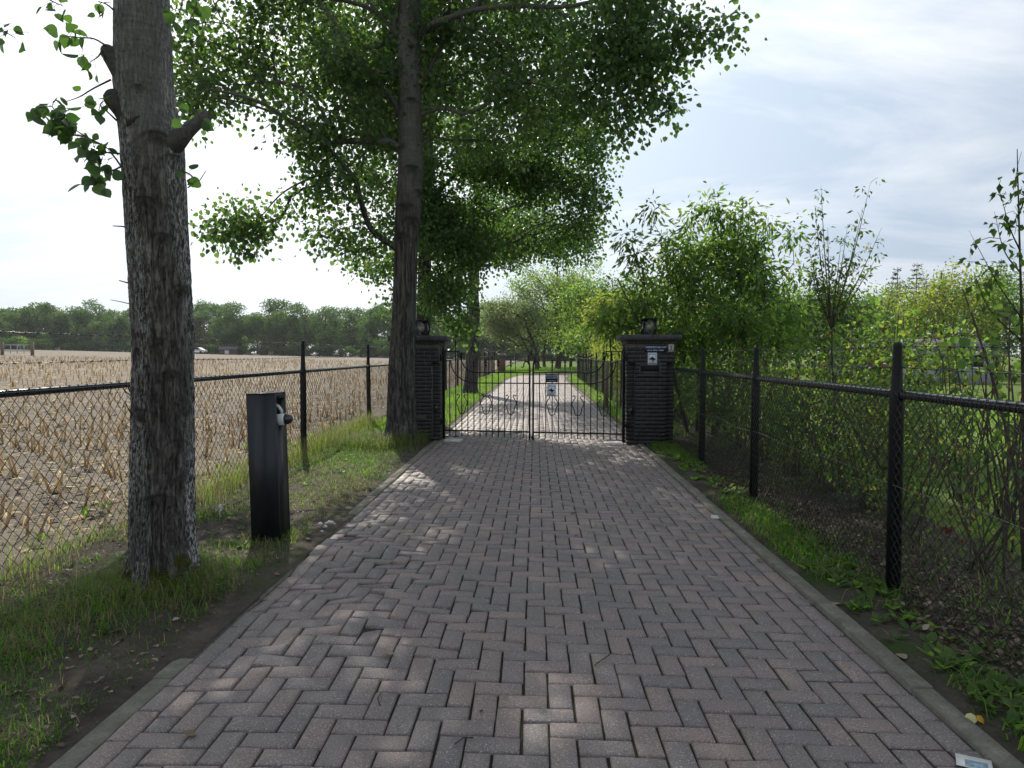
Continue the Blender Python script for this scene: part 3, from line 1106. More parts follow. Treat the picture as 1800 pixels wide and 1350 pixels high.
# pale stone plates under the gate hinges and the stop in the middle
for lab, (px, py), w in (('pale stone slab under the left gate hinge', (797, 775), .28), ('pale stone slab under the right gate hinge', (1078, 781), .32)):
    g = G(px, py)
    m = MB(); rbox(m, -w / 2, w / 2, -.11, .11, -.03, .022, .006)
    o = link('stone_slab', m.mesh('stone_slab', M['pale_stone']), None, (g[0], g[1], float(pave_z(np.array(g[0]), np.array(g[1]))) + .004))
    o.rotation_euler = (0, 0, GA)
    tag(o, lab, 'slab', 'stone slabs under the gate hinges')
g = G(935, 775)
gs = thing('gate_stop', 'small pale gate stop block between the two gate leaves', 'gate stop', (g[0], g[1], 0))
m = MB(); rbox(m, g[0] - .06, g[0] + .06, g[1] - .05, g[1] + .05, -.02, .035, .012); part('stop_block', m, M['pale_stone'], gs)
m = MB(); box(m, g[0] - .012, g[0] + .012, g[1] - .02, g[1] + .02, .034, .075); part('stop_catch', m, M['black_metal'], gs)

# cable loop at the foot of the right pillar
cl = MB()
cp = smooth_path([(1.66, 11.1, 0.0), (1.655, 11.08, .13), (1.70, 11.06, .24), (1.80, 11.03, .29), (1.92, 11.0, .25), (2.02, 10.97, .12), (2.03, 10.95, .02), (1.95, 10.9, .022), (1.82, 10.88, .022)], 48)
tube(cl, cp, .008, 8)
tag(link('cable', cl.mesh('cable', M['rubber'], True)), 'dark cable looping out of the ground against the right pillar', 'cable')

# ------------------------------------------------------------------ intercom post
bx0, bx1 = -2.235, -2.01
BY = 5.24
ip = thing('intercom_post', 'dark grey square intercom post standing in the left grass verge', 'intercom post', ((bx0 + bx1) / 2, BY + .12, 0))
ip.rotation_euler = (0, math.radians(-1.2), 0)


def ip_part(name, mb, mat, parent=None, smooth=False):
    o = link(name, mb.mesh(name, M[mat], smooth), parent or ip, -ip.location if parent is None else (0, 0, 0))
    return o


m = MB(); box(m, bx0, bx1, BY, BY + .03, -.15, 1.165)
box(m, bx0, bx1, BY + .205, BY + .235, -.15, 1.165)
box(m, bx0, bx0 + .17, BY + .0301, BY + .2049, -.15, 1.165)
box(m, bx0 + .1701, bx1, BY + .0301, BY + .2049, -.15, .93)
box(m, bx0 + .1701, bx1, BY + .0301, BY + .2049, 1.125, 1.165)
ip_part('post_body', m, 'anthracite')
m = MB(); rbox(m, bx0 - .001, bx1 + .001, BY - .001, BY + .236, 1.1652, 1.172, .002)
ip_part('post_top', m, 'anthracite')
m = MB(); box(m, bx0 + .171, bx0 + .185, BY + .031, BY + .204, .9305, 1.124)
ip_part('recess_panel', m, 'rubber')
m = MB(); rbox(m, bx1 - .03, bx1 + .035, BY + .06, BY + .175, .915, 1.0, .006)
cb = ip_part('camera_mount', m, 'white_plastic')
m = MB()
zz = np.linspace(0, math.pi / 2, 7)
tube(m, [(bx1 + .034 + .062 * math.sin(q), BY + .1175, .957) for q in zz], [.044 * math.cos(q) + .0005 for q in zz], 14)
ip_part('camera_dome', m, 'dark_glass', cb, True)
m = MB(); tube(m, [(bx1 + .01, BY + .11, 1.0), (bx1 + .012, BY + .10, 1.03), (bx1 - .005, BY + .09, 1.06), (bx1 - .03, BY + .1, 1.075)], .012, 6)
ip_part('camera_cable', m, 'white_plastic', cb, True)


# ------------------------------------------------------------------ chain link fences
def chain_link(mb, pts_fn, s0, s1, z0, z1, pitch, wr, topover=0.0):
    """interlocked zigzag wires; pts_fn(s) gives x, y of the fence line"""
    s = s0
    dz = pitch / 2
    nseg = int((z1 - z0) / dz)
    k = 0
    A = []
    while s < s1:
        zs = z0 + dz * np.arange(nseg + 1)
        off = np.where((np.arange(nseg + 1) % 2) == 0, 0, pitch / 2) * 1.08
        ss = s + (off if True else 0)
        x, y = pts_fn(ss)
        nrm = np.where((np.arange(nseg + 1) % 2) == 0, wr, -wr)
        p = np.stack([x + nrm, y, zs], -1)
        tube(mb, p, wr, 3, cap=False)
        s += pitch / 2 * 2
        k += 1
    # the mirrored half of each cell
    s = s0 + pitch
    while s < s1:
        zs = z0 + dz * np.arange(nseg + 1)
        off = np.where((np.arange(nseg + 1) % 2) == 0, 0, -pitch / 2) * 1.08
        x, y = pts_fn(s + off)
        nrm = np.where((np.arange(nseg + 1) % 2) == 0, -wr, wr)
        tube(mb, np.stack([x + nrm, y, zs], -1), wr, 3, cap=False)
        s += pitch


def barbed(mb, p0, p1, sag, r, seed, step=.11):
    rr = np.random.default_rng(seed)
    p0, p1 = np.array(p0, float), np.array(p1, float)
    L_ = np.linalg.norm(p1 - p0)
    q = np.linspace(0, 1, max(6, int(L_ / .25)))
    pts = p0 + (p1 - p0) * q[:, None]
    pts[:, 2] -= sag * 4 * q * (1 - q)
    tube(mb, pts, r, 4, cap=False)
    t = (p1 - p0) / L_
    n = int(L_ / step)
    for i in range(n):
        f = (i + .5) / n
        c = p0 + (p1 - p0) * f; c[2] -= sag * 4 * f * (1 - f)
        tube(mb, [c - t * .011, c + t * .011], r * 2.3, 4)
        for k in range(2):
            a = rr.uniform(0, 6.28)
            d = np.array([math.cos(a), rr.normal() * .3, math.sin(a)]) * .014
            tube(mb, [c + t * .006 * (k - .5) - d, c + t * .006 * (k - .5) + d], r * .8, 3)


def fence(label, line, posts, s_end, rail_z, mesh_z0, pitch, post_r, post_h, wires, face, seed, tension=None, group='chain link fences along the driveway'):
    x, y = line(np.array([posts[0]]))
    t = thing('chain_link_fence', label, 'fence', (float(x[0]), float(y[0]), 0), group)
    r = np.random.default_rng(seed)
    for s in posts:
        x, y = line(np.array([s])); x = float(x[0]) + r.normal() * .004; y = float(y[0])
        m = MB()
        lx = r.normal() * .008
        zs = [-.3, rail_z - .04, rail_z - .03, rail_z + .05, post_h - .03, post_h - .012, post_h]
        rs = [post_r, post_r * .96, post_r * .96, post_r * .74, post_r * .56, post_r * .60, post_r * .42]
        tube(m, [(x + lx * (z / post_h), y, z) for z in zs], rs, 12)
        po = part('fence_post', m, M['black_metal'], t, False)
        if y < 30:
            m = MB()
            tube(m, [(x, y - post_r - .004, rail_z), (x, y + post_r + .004, rail_z)], .036, 10)
            part('rail_clamp', m, M['black_metal'], po)
    ss = np.linspace(posts[0] - .5 if posts[0] < 5 else posts[0], s_end, 40)
    x, y = line(ss)
    m = MB(); tube(m, np.stack([x, y, x * 0 + rail_z], -1), .026, 10); part('top_rail', m, M['black_plastic'], t, True)
    m = MB()
    off = face * (.034)

    def fl(s):
        a, b = line(np.asarray(s, float)); return a + off, b
    chain_link(m, fl, ss[0], min(s_end, 16), mesh_z0, rail_z + .035, pitch, .0027, 0)
    if s_end > 16:
        chain_link(m, fl, 16.0, s_end, mesh_z0, rail_z + .035, pitch * 1.5, .0032, 0)
    part('wire_mesh', m, M['wire'], t)['kind'] = 'stuff'
    # the loops that lace the mesh over the rail
    m = MB()
    s = ss[0]
    while s < min(s_end, 15):
        a, b = line(np.array([s, s + pitch * .5]))
        c = [(a[0] + off, b[0], rail_z - .02), (a[0] + face * .012, b[0] + pitch * .15, rail_z + .029), (a[0] - face * .02, b[0] + pitch * .35, rail_z + .026), (a[0] - face * .03, b[1], rail_z - .01)]
        tube(m, c, .003, 4, cap=False)
        s += pitch
    part('lacing_wire', m, M['wire'], t)['kind'] = 'stuff'
    for k, z in enumerate(wires):
        m = MB()
        cut = [ss[0]] + [p for p in posts if p > ss[0] + .2] + ([s_end] if s_end > posts[-1] + .5 else [])
        for a, b in zip(cut[:-1], cut[1:]):
            xa, ya = line(np.array([a, b]))
            barbed(m, (xa[0], ya[0], z), (xa[1], ya[1], z), .012, .0021, seed + k * 7 + int(a))
        part('barbed_wire', m, M['wire'], t)
    for z in (tension or []):
        xa, ya = line(np.linspace(ss[0], s_end, 30))
        m = MB(); tube(m, np.stack([xa + off, ya, xa * 0 + z + .015 * np.sin(np.arange(30) * 1.3)], -1), .0022, 4, cap=False)
        part('tension_wire', m, M['steel'], t)
    return t


lineL = lambda s: (np.interp(s, [0, 10, 14.3, 60], [-3.45, -3.45, -3.52, -3.55]), np.asarray(s, float))
lineR = lambda s: (np.interp(s, [0, 4.2, 7, 10, 11.2], [2.19, 2.19, 2.20, 2.24, 2.27]), np.asarray(s, float))
lineR2 = lambda s: (np.interp(s, [11.9, 20, 40], [2.25, 2.35, 2.45]), np.asarray(s, float))
fence('long black chain link fence with barbed wire beside the stubble field', lineL, [2.1, 6.15, 10.0, 14.25, 18.4, 22.5, 26.6, 30.7, 34.8, 38.9, 43, 47.1, 51.2, 55.3, 58],
      58, 1.22, .02, .10, .047, 1.675, (1.635, 1.43), 1, 41)
fence('black chain link fence running from the right gate pillar past the shrubs', lineR, [1.75, 4.2, 6.9, 9.2], 11.14, 1.235, .03, .068, .043, 1.55, (1.525, 1.40), -1, 43, [.70])
fence('black chain link fence on the right of the drive beyond the gate', lineR2, [13.0, 15.8, 18.6, 21.4, 24.2, 27, 29.8, 32.6, 35.4, 38.2, 40], 40, 1.235, .03, .09, .043, 1.55, (1.525,), -1, 45)
# fence that crosses behind the bend
lineB = lambda s: (np.asarray(s, float), np.asarray(s, float) * 0 + 62)


def cross_fence():
    t = thing('mesh_fence', 'low far fence crossing the lawn behind the bend of the drive', 'fence', (-3.5, 60, 0))
    for k in range(13):
        x = -3.4 + k * 1.6
        m = MB(); tube(m, [(x, 60, -.2), (x, 60, 1.32)], .035, 6); part('fence_post', m, M['black_metal'], t)
    m = MB(); tube(m, [(-3.4, 60, 1.22), (15.8, 60, 1.22)], .026, 6); part('top_rail', m, M['black_metal'], t)
    m = MB()
    x = -3.4
    while x < 15.8:
        tube(m, [(x, 60.02, .02), (x, 60.02, 1.21)], .003, 3, cap=False); x += .12
    for z in np.arange(.08, 1.2, .14):
        tube(m, [(-3.4, 60.03, z), (15.8, 60.03, z)], .003, 3, cap=False)
    part('wire_mesh', m, M['wire'], t)['kind'] = 'stuff'


cross_fence()
# old brick gate pier far down the left fence
t = thing('brick_pier', 'short red brown brick pier at the far end of the left fence', 'pier', (-2.9, 58.6, 0))
m = MB(); box(m, -3.2, -2.62, 58.4, 58.9, -.2, 1.20); part('pier_body', m, M['red_brick'], t)
m = MB(); box(m, -3.26, -2.56, 58.34, 58.96, 1.201, 1.27); part('pier_cap', m, M['cap'], t)
# wooden post beside the right verge beyond the gate
g = G(1066, 718)
wp = MB(); tube(wp, [(g[0], g[1], -.2), (g[0], g[1], .6), (g[0] + .02, g[1], 1.28)], [.055, .055, .05], 9)
tag(link('wooden_post', wp.mesh('wooden_post', M['wood'])), 'weathered wooden post in the right verge just beyond the gate', 'post')

# ------------------------------------------------------------------ leaves, branches, trees
def unit(v):
    return v / (np.linalg.norm(v, axis=-1, keepdims=True) + 1e-12)


def leaves(mb, pos, t, n, l, w, a, shape='round', fold=.18):
    """pos, t (along the midrib), n (upper side): (k,3); l, w: lengths; one folded leaf each"""
    k = len(pos)
    if k == 0: return
    t = unit(t)
    s = unit(np.cross(n, t)); n = np.cross(t, s)
    l = np.broadcast_to(l, (k,))[:, None]; w = np.broadcast_to(w, (k,))[:, None]
    if shape == 'round':
        prof = [(0, 0, 0), (.5, .28, 1), (.40, .66, 1), (0, 1, 0), (-.40, .66, 1), (-.5, .28, 1)]
        q = [(0, 1, 2, 3), (0, 3, 4, 5)]
    elif shape == 'fine':
        prof = [(0, 0, 0), (.30, .03, .6), (.5, .22, 1), (.50, .45, 1), (.36, .70, .8), (.14, .90, .4), (0, 1.05, -.3), (-.14, .90, .4), (-.36, .70, .8), (-.50, .45, 1), (-.5, .22, 1), (-.30, .03, .6)]
        q = [(0, 1, 2, 3), (0, 3, 4, 6), (6, 4, 5, 5), (0, 8, 9, 10), (0, 6, 7, 8)]
        q = [(0, 1, 2, 3), (0, 3, 4, 5), (0, 5, 6, 7), (0, 7, 8, 9), (0, 9, 10, 11)]
    elif shape == 'long':
        prof = [(0, 0, 0), (.5, .45, 1), (0, 1, -.6), (-.5, .45, 1)]
        q = None
    v = np.stack([pos + s * w * x + t * l * y + n * w * fold * z for x, y, z in prof], 1)
    m = len(prof)
    b = np.arange(k)[:, None] * m
    aa = np.repeat(a, m)
    if shape in ('round', 'fine'):
        quads = np.concatenate([b + np.array(x)[None, :] for x in q])
        mb.add(v.reshape(-1, 3), quads, a=aa)
    else:
        tr = np.concatenate([b + np.array([0, 1, 2]), b + np.array([0, 2, 3])])
        mb.add(v.reshape(-1, 3), None, tr, a=aa)


def rand_dirs(r, k):
    return unit(r.normal(size=(k, 3)))


def blob_targets(r, blobs, clump=1.0, seed=0):
    out = []
    for c, rad, n in blobs:
        c = np.array(c, float); rad = np.array(rad, float)
        m = int(n * 3) + 8
        d = rand_dirs(r, m) * (r.uniform(0, 1, (m, 1)) ** .42)
        p = c + d * rad
        if clump:
            f = sn(p, 1.5 / clump, seed + 5, 2) + r.normal(size=m) * .40
            p = p[np.argsort(-f)[:n]]
        else:
            p = p[:n]
        out.append(p)
    return np.concatenate(out)


def grow(r, skel, targets, seg=.28, rtip=.004, expo=.47, up=.1, bias=.45, drop=.06):
    """skel: list of polylines (pts, radii) that exist already; returns branch polylines + tips"""
    pos = []; par = []; dirs = []; plen = []; rad0 = []
    for pts, rr, p_start in skel:
        t = unit(np.gradient(np.asarray(pts, float), axis=0))
        acc = p_start
        for i, p in enumerate(pts):
            if i: acc += float(np.linalg.norm(np.asarray(pts[i]) - np.asarray(pts[i - 1])))
            pos.append(np.asarray(p, float)); par.append(-1); dirs.append(t[i]); plen.append(acc); rad0.append(rr[i])
    base_n = len(pos)
    cap = base_n + len(targets) * 14 + 10
    PA = np.zeros((cap, 3)); PA[:base_n] = pos
    PLn = np.zeros(cap); PLn[:base_n] = plen
    n = base_n
    base = PA[:base_n]
    dist0 = np.array([np.min(np.linalg.norm(base - t, axis=1)) for t in targets])
    br = []
    count = np.zeros(cap)
    parent = -np.ones(cap, int)
    for ti in np.argsort(dist0):
        T = targets[ti]
        d = np.linalg.norm(PA[:n] - T, axis=1)
        cost = d + bias * PLn[:n] + np.where(PA[:n, 2] > T[2] + .3, .15 * d, 0)
        k = int(np.argmin(cost))
        p0 = PA[k]; D = d[k]
        if D < .03: continue
        m = int(min(13, max(2, math.ceil(D / seg))))
        dirp = dirs[k]
        ctrl = p0 + (dirp * .55 + unit(T - p0) * .6 + np.array([0, 0, up])) * D * .42
        q = np.linspace(0, 1, m + 1)[:, None]
        pts = (1 - q) ** 2 * p0 + 2 * q * (1 - q) * ctrl + q * q * T
        pts[1:-1] += r.normal(size=(m - 1, 3)) * min(.03, D * .03)
        pts[:, 2] -= drop * D * q[:, 0] ** 2
        ids = [k]
        tt = unit(np.gradient(pts, axis=0))
        for i in range(1, m + 1):
            PA[n] = pts[i]; PLn[n] = PLn[ids[-1]] + D / m; parent[n] = ids[-1]; dirs.append(tt[i]); ids.append(n); n += 1
        br.append(ids)
    # pipe model
    count[:n] = 0
    for ids in br: count[ids[-1]] += 1
    for i in range(n - 1, base_n - 1, -1):
        if parent[i] >= 0: count[parent[i]] += count[i]
    rad = rtip * np.maximum(count, 1) ** expo
    return PA, rad, br, base_n


def tree_mesh(r, skel, targets, mat_bark, leaf_cfg, root, bark_name='limbs', max_r=.09, seg=.28, sides=4, **kw):
    """limbs + foliage parts under root"""
    PA, rad, br, base_n = grow(r, skel, targets, seg, **kw)
    mb = MB()
    for ids in br:
        pts = PA[ids]; rr = np.minimum(rad[ids], max_r)
        rr[0] = rr[1]
        tube(mb, pts, rr, sides if rr[1] < .02 else 7, a=0.0, cap=False)
    limbs = part(bark_name, mb, mat_bark, root, True)
    limbs['kind'] = 'stuff'
    lm = MB()
    K = leaf_cfg['per']
    for ids in br:
        pts = PA[ids]
        L_ = np.linalg.norm(np.diff(pts, axis=0), axis=1).sum()
        k = max(3, int(r.poisson(K)))
        span = min(1.0, leaf_cfg.get('span', .6) / max(L_, .05))
        q = 1 - r.uniform(0, span, k) ** 1.15
        f = q * (len(pts) - 1)
        i = np.minimum(f.astype(int), len(pts) - 2)
        base = pts[i] + (pts[i + 1] - pts[i]) * (f - i)[:, None]
        off = r.normal(size=(k, 3)) * leaf_cfg['spread']
        p = base + off
        tdir = unit(off * leaf_cfg.get('out', 2.0) / leaf_cfg['spread'] * .5 + np.array([0, 0, -leaf_cfg['hang']]) + r.normal(size=(k, 3)) * .45)
        nrm = rand_dirs(r, k) + np.array([0, 0, leaf_cfg.get('flat', .5)])
        l = leaf_cfg['size'] * r.uniform(.65, 1.2, k)
        a = np.clip(leaf_cfg.get('tone', .5) + r.normal(size=k) * leaf_cfg.get('tvar', .22) + r.normal() * .08, 0, 1)
        leaves(lm, p, tdir, nrm, l, l * leaf_cfg['wid'], a, leaf_cfg.get('shape', 'round'))
    fo = part('foliage', lm, leaf_cfg['mat'], root)
    fo['kind'] = 'stuff'
    return limbs, fo


def pxblob(px, py, d, rx, ry, rd, n):
    s = d / FPX
    return (P(px, py, d), (rx * s, rd, ry * s), n)


def trunk_mesh(center, radius, z0, z1, dz, sides, seed, amp0, amp1, root_amp=.35, scars=(), root_h=.16, lobes=5, fq=34):
    """bark-ridged trunk; center(z)->(x,y), radius(z); scars: (z, angle, size, height)"""
    zs = np.arange(z0, z1, dz)
    ang = np.arange(sides) * 2 * math.pi / sides
    A, Z = np.meshgrid(ang, zs)
    R0 = np.array([radius(z) for z in zs])[:, None]
    C = np.array([center(z) for z in zs])
    r = np.random.default_rng(seed)
    ph = r.uniform(0, 6.28, 4)
    R = R0 * np.ones_like(A)
    R = R * (1 + root_amp * np.exp(-np.maximum(Z - z0 - .1, 0) / root_h) * (.75 + .45 * np.sin(lobes * A + ph[0]) * np.sin(2 * A + ph[1])))
    R = R * (1 + .025 * np.sin(2 * A + ph[2] + Z * .7) + .015 * np.sin(3 * A + ph[3] - Z * 1.1))
    mean = float(R0.mean())
    amp = amp0 + (amp1 - amp0) * np.clip((Z - z0) / max(.1, min(z1 - z0, 3.2)), 0, 1)
    dom = np.stack([np.cos(A) * mean * fq, np.sin(A) * mean * fq, Z * 5.0], -1).reshape(-1, 3)
    nz = sn(dom, 1.5, seed + 1, 3).reshape(A.shape)
    ridge = 1 - np.abs(nz) * 2.2
    R = R + amp * (ridge - .62)
    sc = np.zeros_like(A)
    for z, a, size, h in scars:
        da = (A - a + math.pi) % (2 * math.pi) - math.pi
        u = da * mean / size; w = (Z - z) / (size * .62)
        R = R + h * np.exp(-(u * u + w * w) * 1.6)
        # eyebrow-shaped dark scar above and below the knot
        brow = np.exp(-((w - .75 + .55 * u * u) / .26) ** 2) * np.exp(-(u / 1.5) ** 2)
        sc = np.maximum(sc, np.clip(.95 * brow + .85 * np.exp(-(u * u + w * w) * 3.0), 0, 1))
    X = C[:, None, 0] + R * np.cos(A); Y = C[:, None, 1] + R * np.sin(A)
    v = np.stack([X, Y, Z], -1).reshape(-1, 3)
    m = len(zs)
    i = np.arange(m - 1)[:, None] * sides; k = np.arange(sides)[None, :]; k2 = (k + 1) % sides
    q = np.stack([i + k, i + k2, i + sides + k2, i + sides + k], -1).reshape(-1, 4)
    mb = MB(); mb.add(v, q, a=sc.ravel())
    return mb


def interp_trunk(rows, d):
    """rows of (py, centre px, half width px) -> centre(z), radius(z) at distance d"""
    zs = []; xs = []; rs = []
    for py, cx, hw in rows:
        p = P(cx, py, d); zs.append(p[2]); xs.append(p[0]); rs.append(hw * d / FPX)
    o = np.argsort(zs); zs = np.array(zs)[o]; xs = np.array(xs)[o]; rs = np.array(rs)[o]

    def c(z):
        if z > zs[-1]:
            s = (xs[-1] - xs[-3]) / (zs[-1] - zs[-3])
            return (xs[-1] + s * .3 * (z - zs[-1]), d)
        return (np.interp(z, zs, xs), d)

    def rad(z):
        if z > zs[-1]:
            return max(.03, rs[-1] * (1 - (z - zs[-1]) / (16 - zs[-1])))
        return np.interp(z, zs, rs)
    return c, rad


def skel_from(c, rad, z0, z1, n=30, lead=0.0):
    zs = np.linspace(z0, z1, n)
    return ([np.array([*c(z), z]) for z in zs], [rad(z) for z in zs], lead)


POPLAR = dict(per=40, span=.85, spread=.15, hang=.9, size=.074, wid=.92, mat=M['poplar_leaf'], shape='round', out=1.2, flat=.3, tone=.48)

# ---- near tree on the left
d1 = 4.05
c1, r1 = interp_trunk([(1065, 287, 58), (1000, 287, 53), (800, 287, 51), (600, 288, 49), (400, 276, 49), (250, 267, 50), (150, 252, 47), (0, 249, 43)], d1)
T1 = thing('poplar_tree', 'nearest poplar with pale flecked bark and mossy foot at the left', 'tree', (*c1(0), 0), 'poplars in a row along the left verge')
camang = math.atan2(-d1, 2.2)
mb = trunk_mesh(c1, r1, -.12, 3.95, .0125, 168, 3, .020, .004, .48,
                [(2.35, camang - .35, .07, .02), (1.86, camang + .75, .055, .03), (1.12, camang - .75, .08, .022), (1.55, camang - .1, .05, .014), (.62, camang - .1, .075, .022),
                 (2.72, camang + .2, .085, .014), (2.62, camang + .75, .06, .02), (3.0, camang - .2, .04, .01), (2.15, camang + .2, .065, .014), (.95, camang + .5, .05, .014), (1.35, camang + .25, .06, .012)], .2, 5, 62)
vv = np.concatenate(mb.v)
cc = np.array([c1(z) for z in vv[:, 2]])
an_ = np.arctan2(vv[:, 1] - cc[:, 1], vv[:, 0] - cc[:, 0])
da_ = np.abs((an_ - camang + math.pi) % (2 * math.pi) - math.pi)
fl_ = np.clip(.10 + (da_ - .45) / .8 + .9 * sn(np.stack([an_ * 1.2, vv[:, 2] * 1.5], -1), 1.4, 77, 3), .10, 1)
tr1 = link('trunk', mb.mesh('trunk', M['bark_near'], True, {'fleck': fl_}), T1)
mb = trunk_mesh(c1, r1, 3.9, 14.5, .25, 20, 4, .004, .002, 0)
part('upper_trunk', mb, M['bark_near'], T1, True)


def t1_pt(px, py, dd=0.0):
    return P(px, py, d1 + dd)


mb = MB()
sp = smooth_path([t1_pt(285, 262, -.02), t1_pt(312, 246, -.03), t1_pt(332, 228, -.02), t1_pt(352, 212, 0), t1_pt(367, 200, .02)], 12)
tube(mb, sp, np.interp(np.arange(len(sp)), [0, len(sp) * .35, len(sp) * .6, len(sp) - 1], [.085, .046, .036, .032]), 14, a=.25)
part('branch_stub', mb, M['bark_near'], T1, True)
mb = MB()
sp = smooth_path([t1_pt(246, 218, -.05), t1_pt(222, 194, -.08), t1_pt(203, 176, -.10), t1_pt(193, 162, -.10)], 9)
tube(mb, sp, [.13, .11, .088, .075, .066, .062, .060, .056, .05, .03][:len(sp)], 12, a=.55)
part('branch_stub', mb, M['bark_near'], T1, True)
mb = MB()
sp = smooth_path([t1_pt(240, 150, -.04), t1_pt(214, 120, -.07), t1_pt(196, 98, -.08), t1_pt(185, 84, -.08)], 9)
tube(mb, sp, [.11, .10, .085, .07, .062, .056, .052, .045, .04, .03][:len(sp)], 12, a=.4)
part('branch_stub', mb, M['bark_near'], T1, True)
mb = MB()
for pts, rr in ([[(236, 404), (216, 398), (198, 397)], .006], [[(240, 502), (224, 497), (209, 493)], .006], [[(238, 695), (229, 688), (224, 678)], .008],
                [[(240, 700), (222, 690), (212, 676), (208, 668)], .004], [[(236, 536), (215, 531), (194, 527)], .0035], [[(240, 745), (226, 720), (220, 705)], .004],
                [[(330, 330), (352, 316), (362, 300)], .004], [[(240, 905), (222, 890), (214, 872)], .004]):
    tube(mb, [t1_pt(a, b, -.03 - .02 * i) for i, (a, b) in enumerate(pts)], np.linspace(rr, rr * .5, len(pts)), 5)
part('dead_twigs', mb, M['twig'], T1)['kind'] = 'stuff'

# leafy sprigs on the near trunk
r = np.random.default_rng(21)
mb = MB(); lm = MB()
SPR = [([(218, 300), (190, 262), (160, 245), (132, 228), (112, 205)], 26), ([(150, 240), (112, 232), (88, 205), (72, 195)], 18), ([(195, 140), (165, 155), (140, 170), (118, 178)], 4),
       ([(214, 292), (196, 300), (172, 300), (158, 318)], 16), ([(210, 270), (188, 268), (165, 262), (148, 285)], 14), ([(205, 212), (188, 196), (176, 185), (184, 176)], 8),
       ([(186, 80), (165, 68), (140, 66), (108, 62)], 14), ([(180, 88), (172, 100), (160, 108)], 5), ([(200, 18), (188, 8), (172, 2)], 6), ([(320, 300), (336, 308), (344, 318)], 6),
       ([(325, 208), (335, 202), (345, 195)], 5), ([(130, 232), (108, 215), (92, 188), (66, 190)], 14), ([(60, -20), (88, 0), (110, 10)], 9), ([(-40, 20), (0, 50), (26, 66)], 10),
       ([(340, -30), (345, 10), (330, 40)], 12), ([(305, -30), (320, 0), (312, 30)], 8)]
for pts, k in SPR:
    q = np.array([t1_pt(a, b, -.12 - .05 * i + r.normal() * .05) for i, (a, b) in enumerate(pts)])
    q = smooth_path(q, 10)
    tube(mb, q, np.linspace(.006, .002, len(q)), 5)
    f = r.uniform(.25, 1, k) ** .8 * (len(q) - 1)
    i = np.minimum(f.astype(int), len(q) - 2)
    b0 = q[i] + (q[i + 1] - q[i]) * (f - i)[:, None]
    off = r.normal(size=(k, 3)) * .035
    p1 = b0 + off + [0, 0, -.02]
    for a, b in zip(b0, p1): tube(mb, [a, (a + b) / 2 + [0, 0, .006], b], .0012, 3, cap=False)
    td = unit(off * 12 + [0, 0, -.8] + r.normal(size=(k, 3)) * .5)
    l = .070 * r.uniform(.6, 1.15, k)
    leaves(lm, p1, td, rand_dirs(r, k), l, l * .95, np.clip(r.normal(.20, .15, k), 0, 1), 'fine', .12)
part('sprig_twigs', mb, M['twig'], T1)['kind'] = 'stuff'
part('sprig_leaves', lm, M['poplar_leaf'], T1)['kind'] = 'stuff'
r = np.random.default_rng(22)
x1, y1 = c1(8)
tg = blob_targets(r, [((x1, y1, 8.2), (2.6, 2.6, 2.2), 150), ((x1, y1, 11.5), (2.3, 2.3, 2.6), 130), ((x1 - 1.2, y1 - 1.2, 6.4), (1.8, 1.6, 1.0), 45), ((x1 + 1.6, y1 - 1.8, 6.8), (1.7, 1.5, 1.1), 45)], 1.0, 3)
tree_mesh(r, [skel_from(c1, r1, 4.2, 14, 34)], tg, M['bark_near'], dict(POPLAR, per=38, size=.085, spread=.17), T1, seg=.4)

# ---- big tree in front of the left pillar
d2 = 10.9
c2, r2 = interp_trunk([(790, 704, 32), (740, 706, 26), (650, 706, 23), (560, 710, 21.5), (450, 713, 21), (400, 715, 22.5), (360, 718, 23), (300, 721, 22), (200, 721, 21), (100, 720, 20), (0, 722, 17.5)], d2)
T2 = thing('poplar_tree', 'tall poplar with rugged dark trunk standing against the left gate pillar', 'tree', (*c2(0), 0), 'poplars in a row along the left verge')
ca2 = math.atan2(-d2, 2.2)
mb = trunk_mesh(c2, r2, -.12, 8.2, .04, 96, 8, .020, .004, .16,
                [(3.75, ca2 - .2, .15, .02), (3.55, ca2 + .4, .14, .03), (4.35, ca2 + .2, .14, .008), (4.0, ca2 + .9, .12, .04), (5.4, ca2 + .1, .10, .008), (6.2, ca2 + .1, .09, .006), (3.3, ca2 - .5, .13, .02)])
part('trunk', mb, M['bark_tree'], T2, True)
mb = trunk_mesh(c2, r2, 8.15, 15.5, .3, 16, 9, .004, .002, 0)
part('upper_trunk', mb, M['bark_tree'], T2, True)


def pxpath(pts, n=24):
    return smooth_path([P(*p) for p in pts], n)


def limb(skel, mb, pts, r0, r1_, n=24, lead=1.0, a=0.0):
    q = pxpath(pts, n)
    rr = np.linspace(r0, r1_, len(q))
    rr[0] *= 1.5; rr[1] *= 1.15
    tube(mb, q, rr, 9, a=a)
    skel.append((list(q), list(rr), lead))


sk = [skel_from(c2, r2, 4.6, 15, 44, 0)]
mb = MB()
limb(sk, mb, [(700, 436, 10.85), (672, 420, 10.8), (650, 398, 10.7), (636, 360, 10.6), (626, 320, 10.5), (606, 292, 10.4), (580, 262, 10.3), (552, 235, 10.2), (505, 208, 10.0), (440, 184, 9.8), (385, 172, 9.6)], .055, .012, 40)
limb(sk, mb, [(612, 300, 10.45), (585, 300, 10.3), (555, 310, 10.1), (520, 325, 9.9), (490, 345, 9.7), (460, 380, 9.5)], .022, .008, 20, 2.0)
limb(sk, mb, [(704, 200, 10.9), (690, 175, 10.85), (655, 135, 10.7), (620, 90, 10.6), (592, 45, 10.5), (560, 0, 10.4), (525, -60, 10.3)], .05, .02, 30)
limb(sk, mb, [(704, 66, 10.95), (680, 40, 11), (650, 5, 11.1), (620, -40, 11.2)], .04, .02, 16)
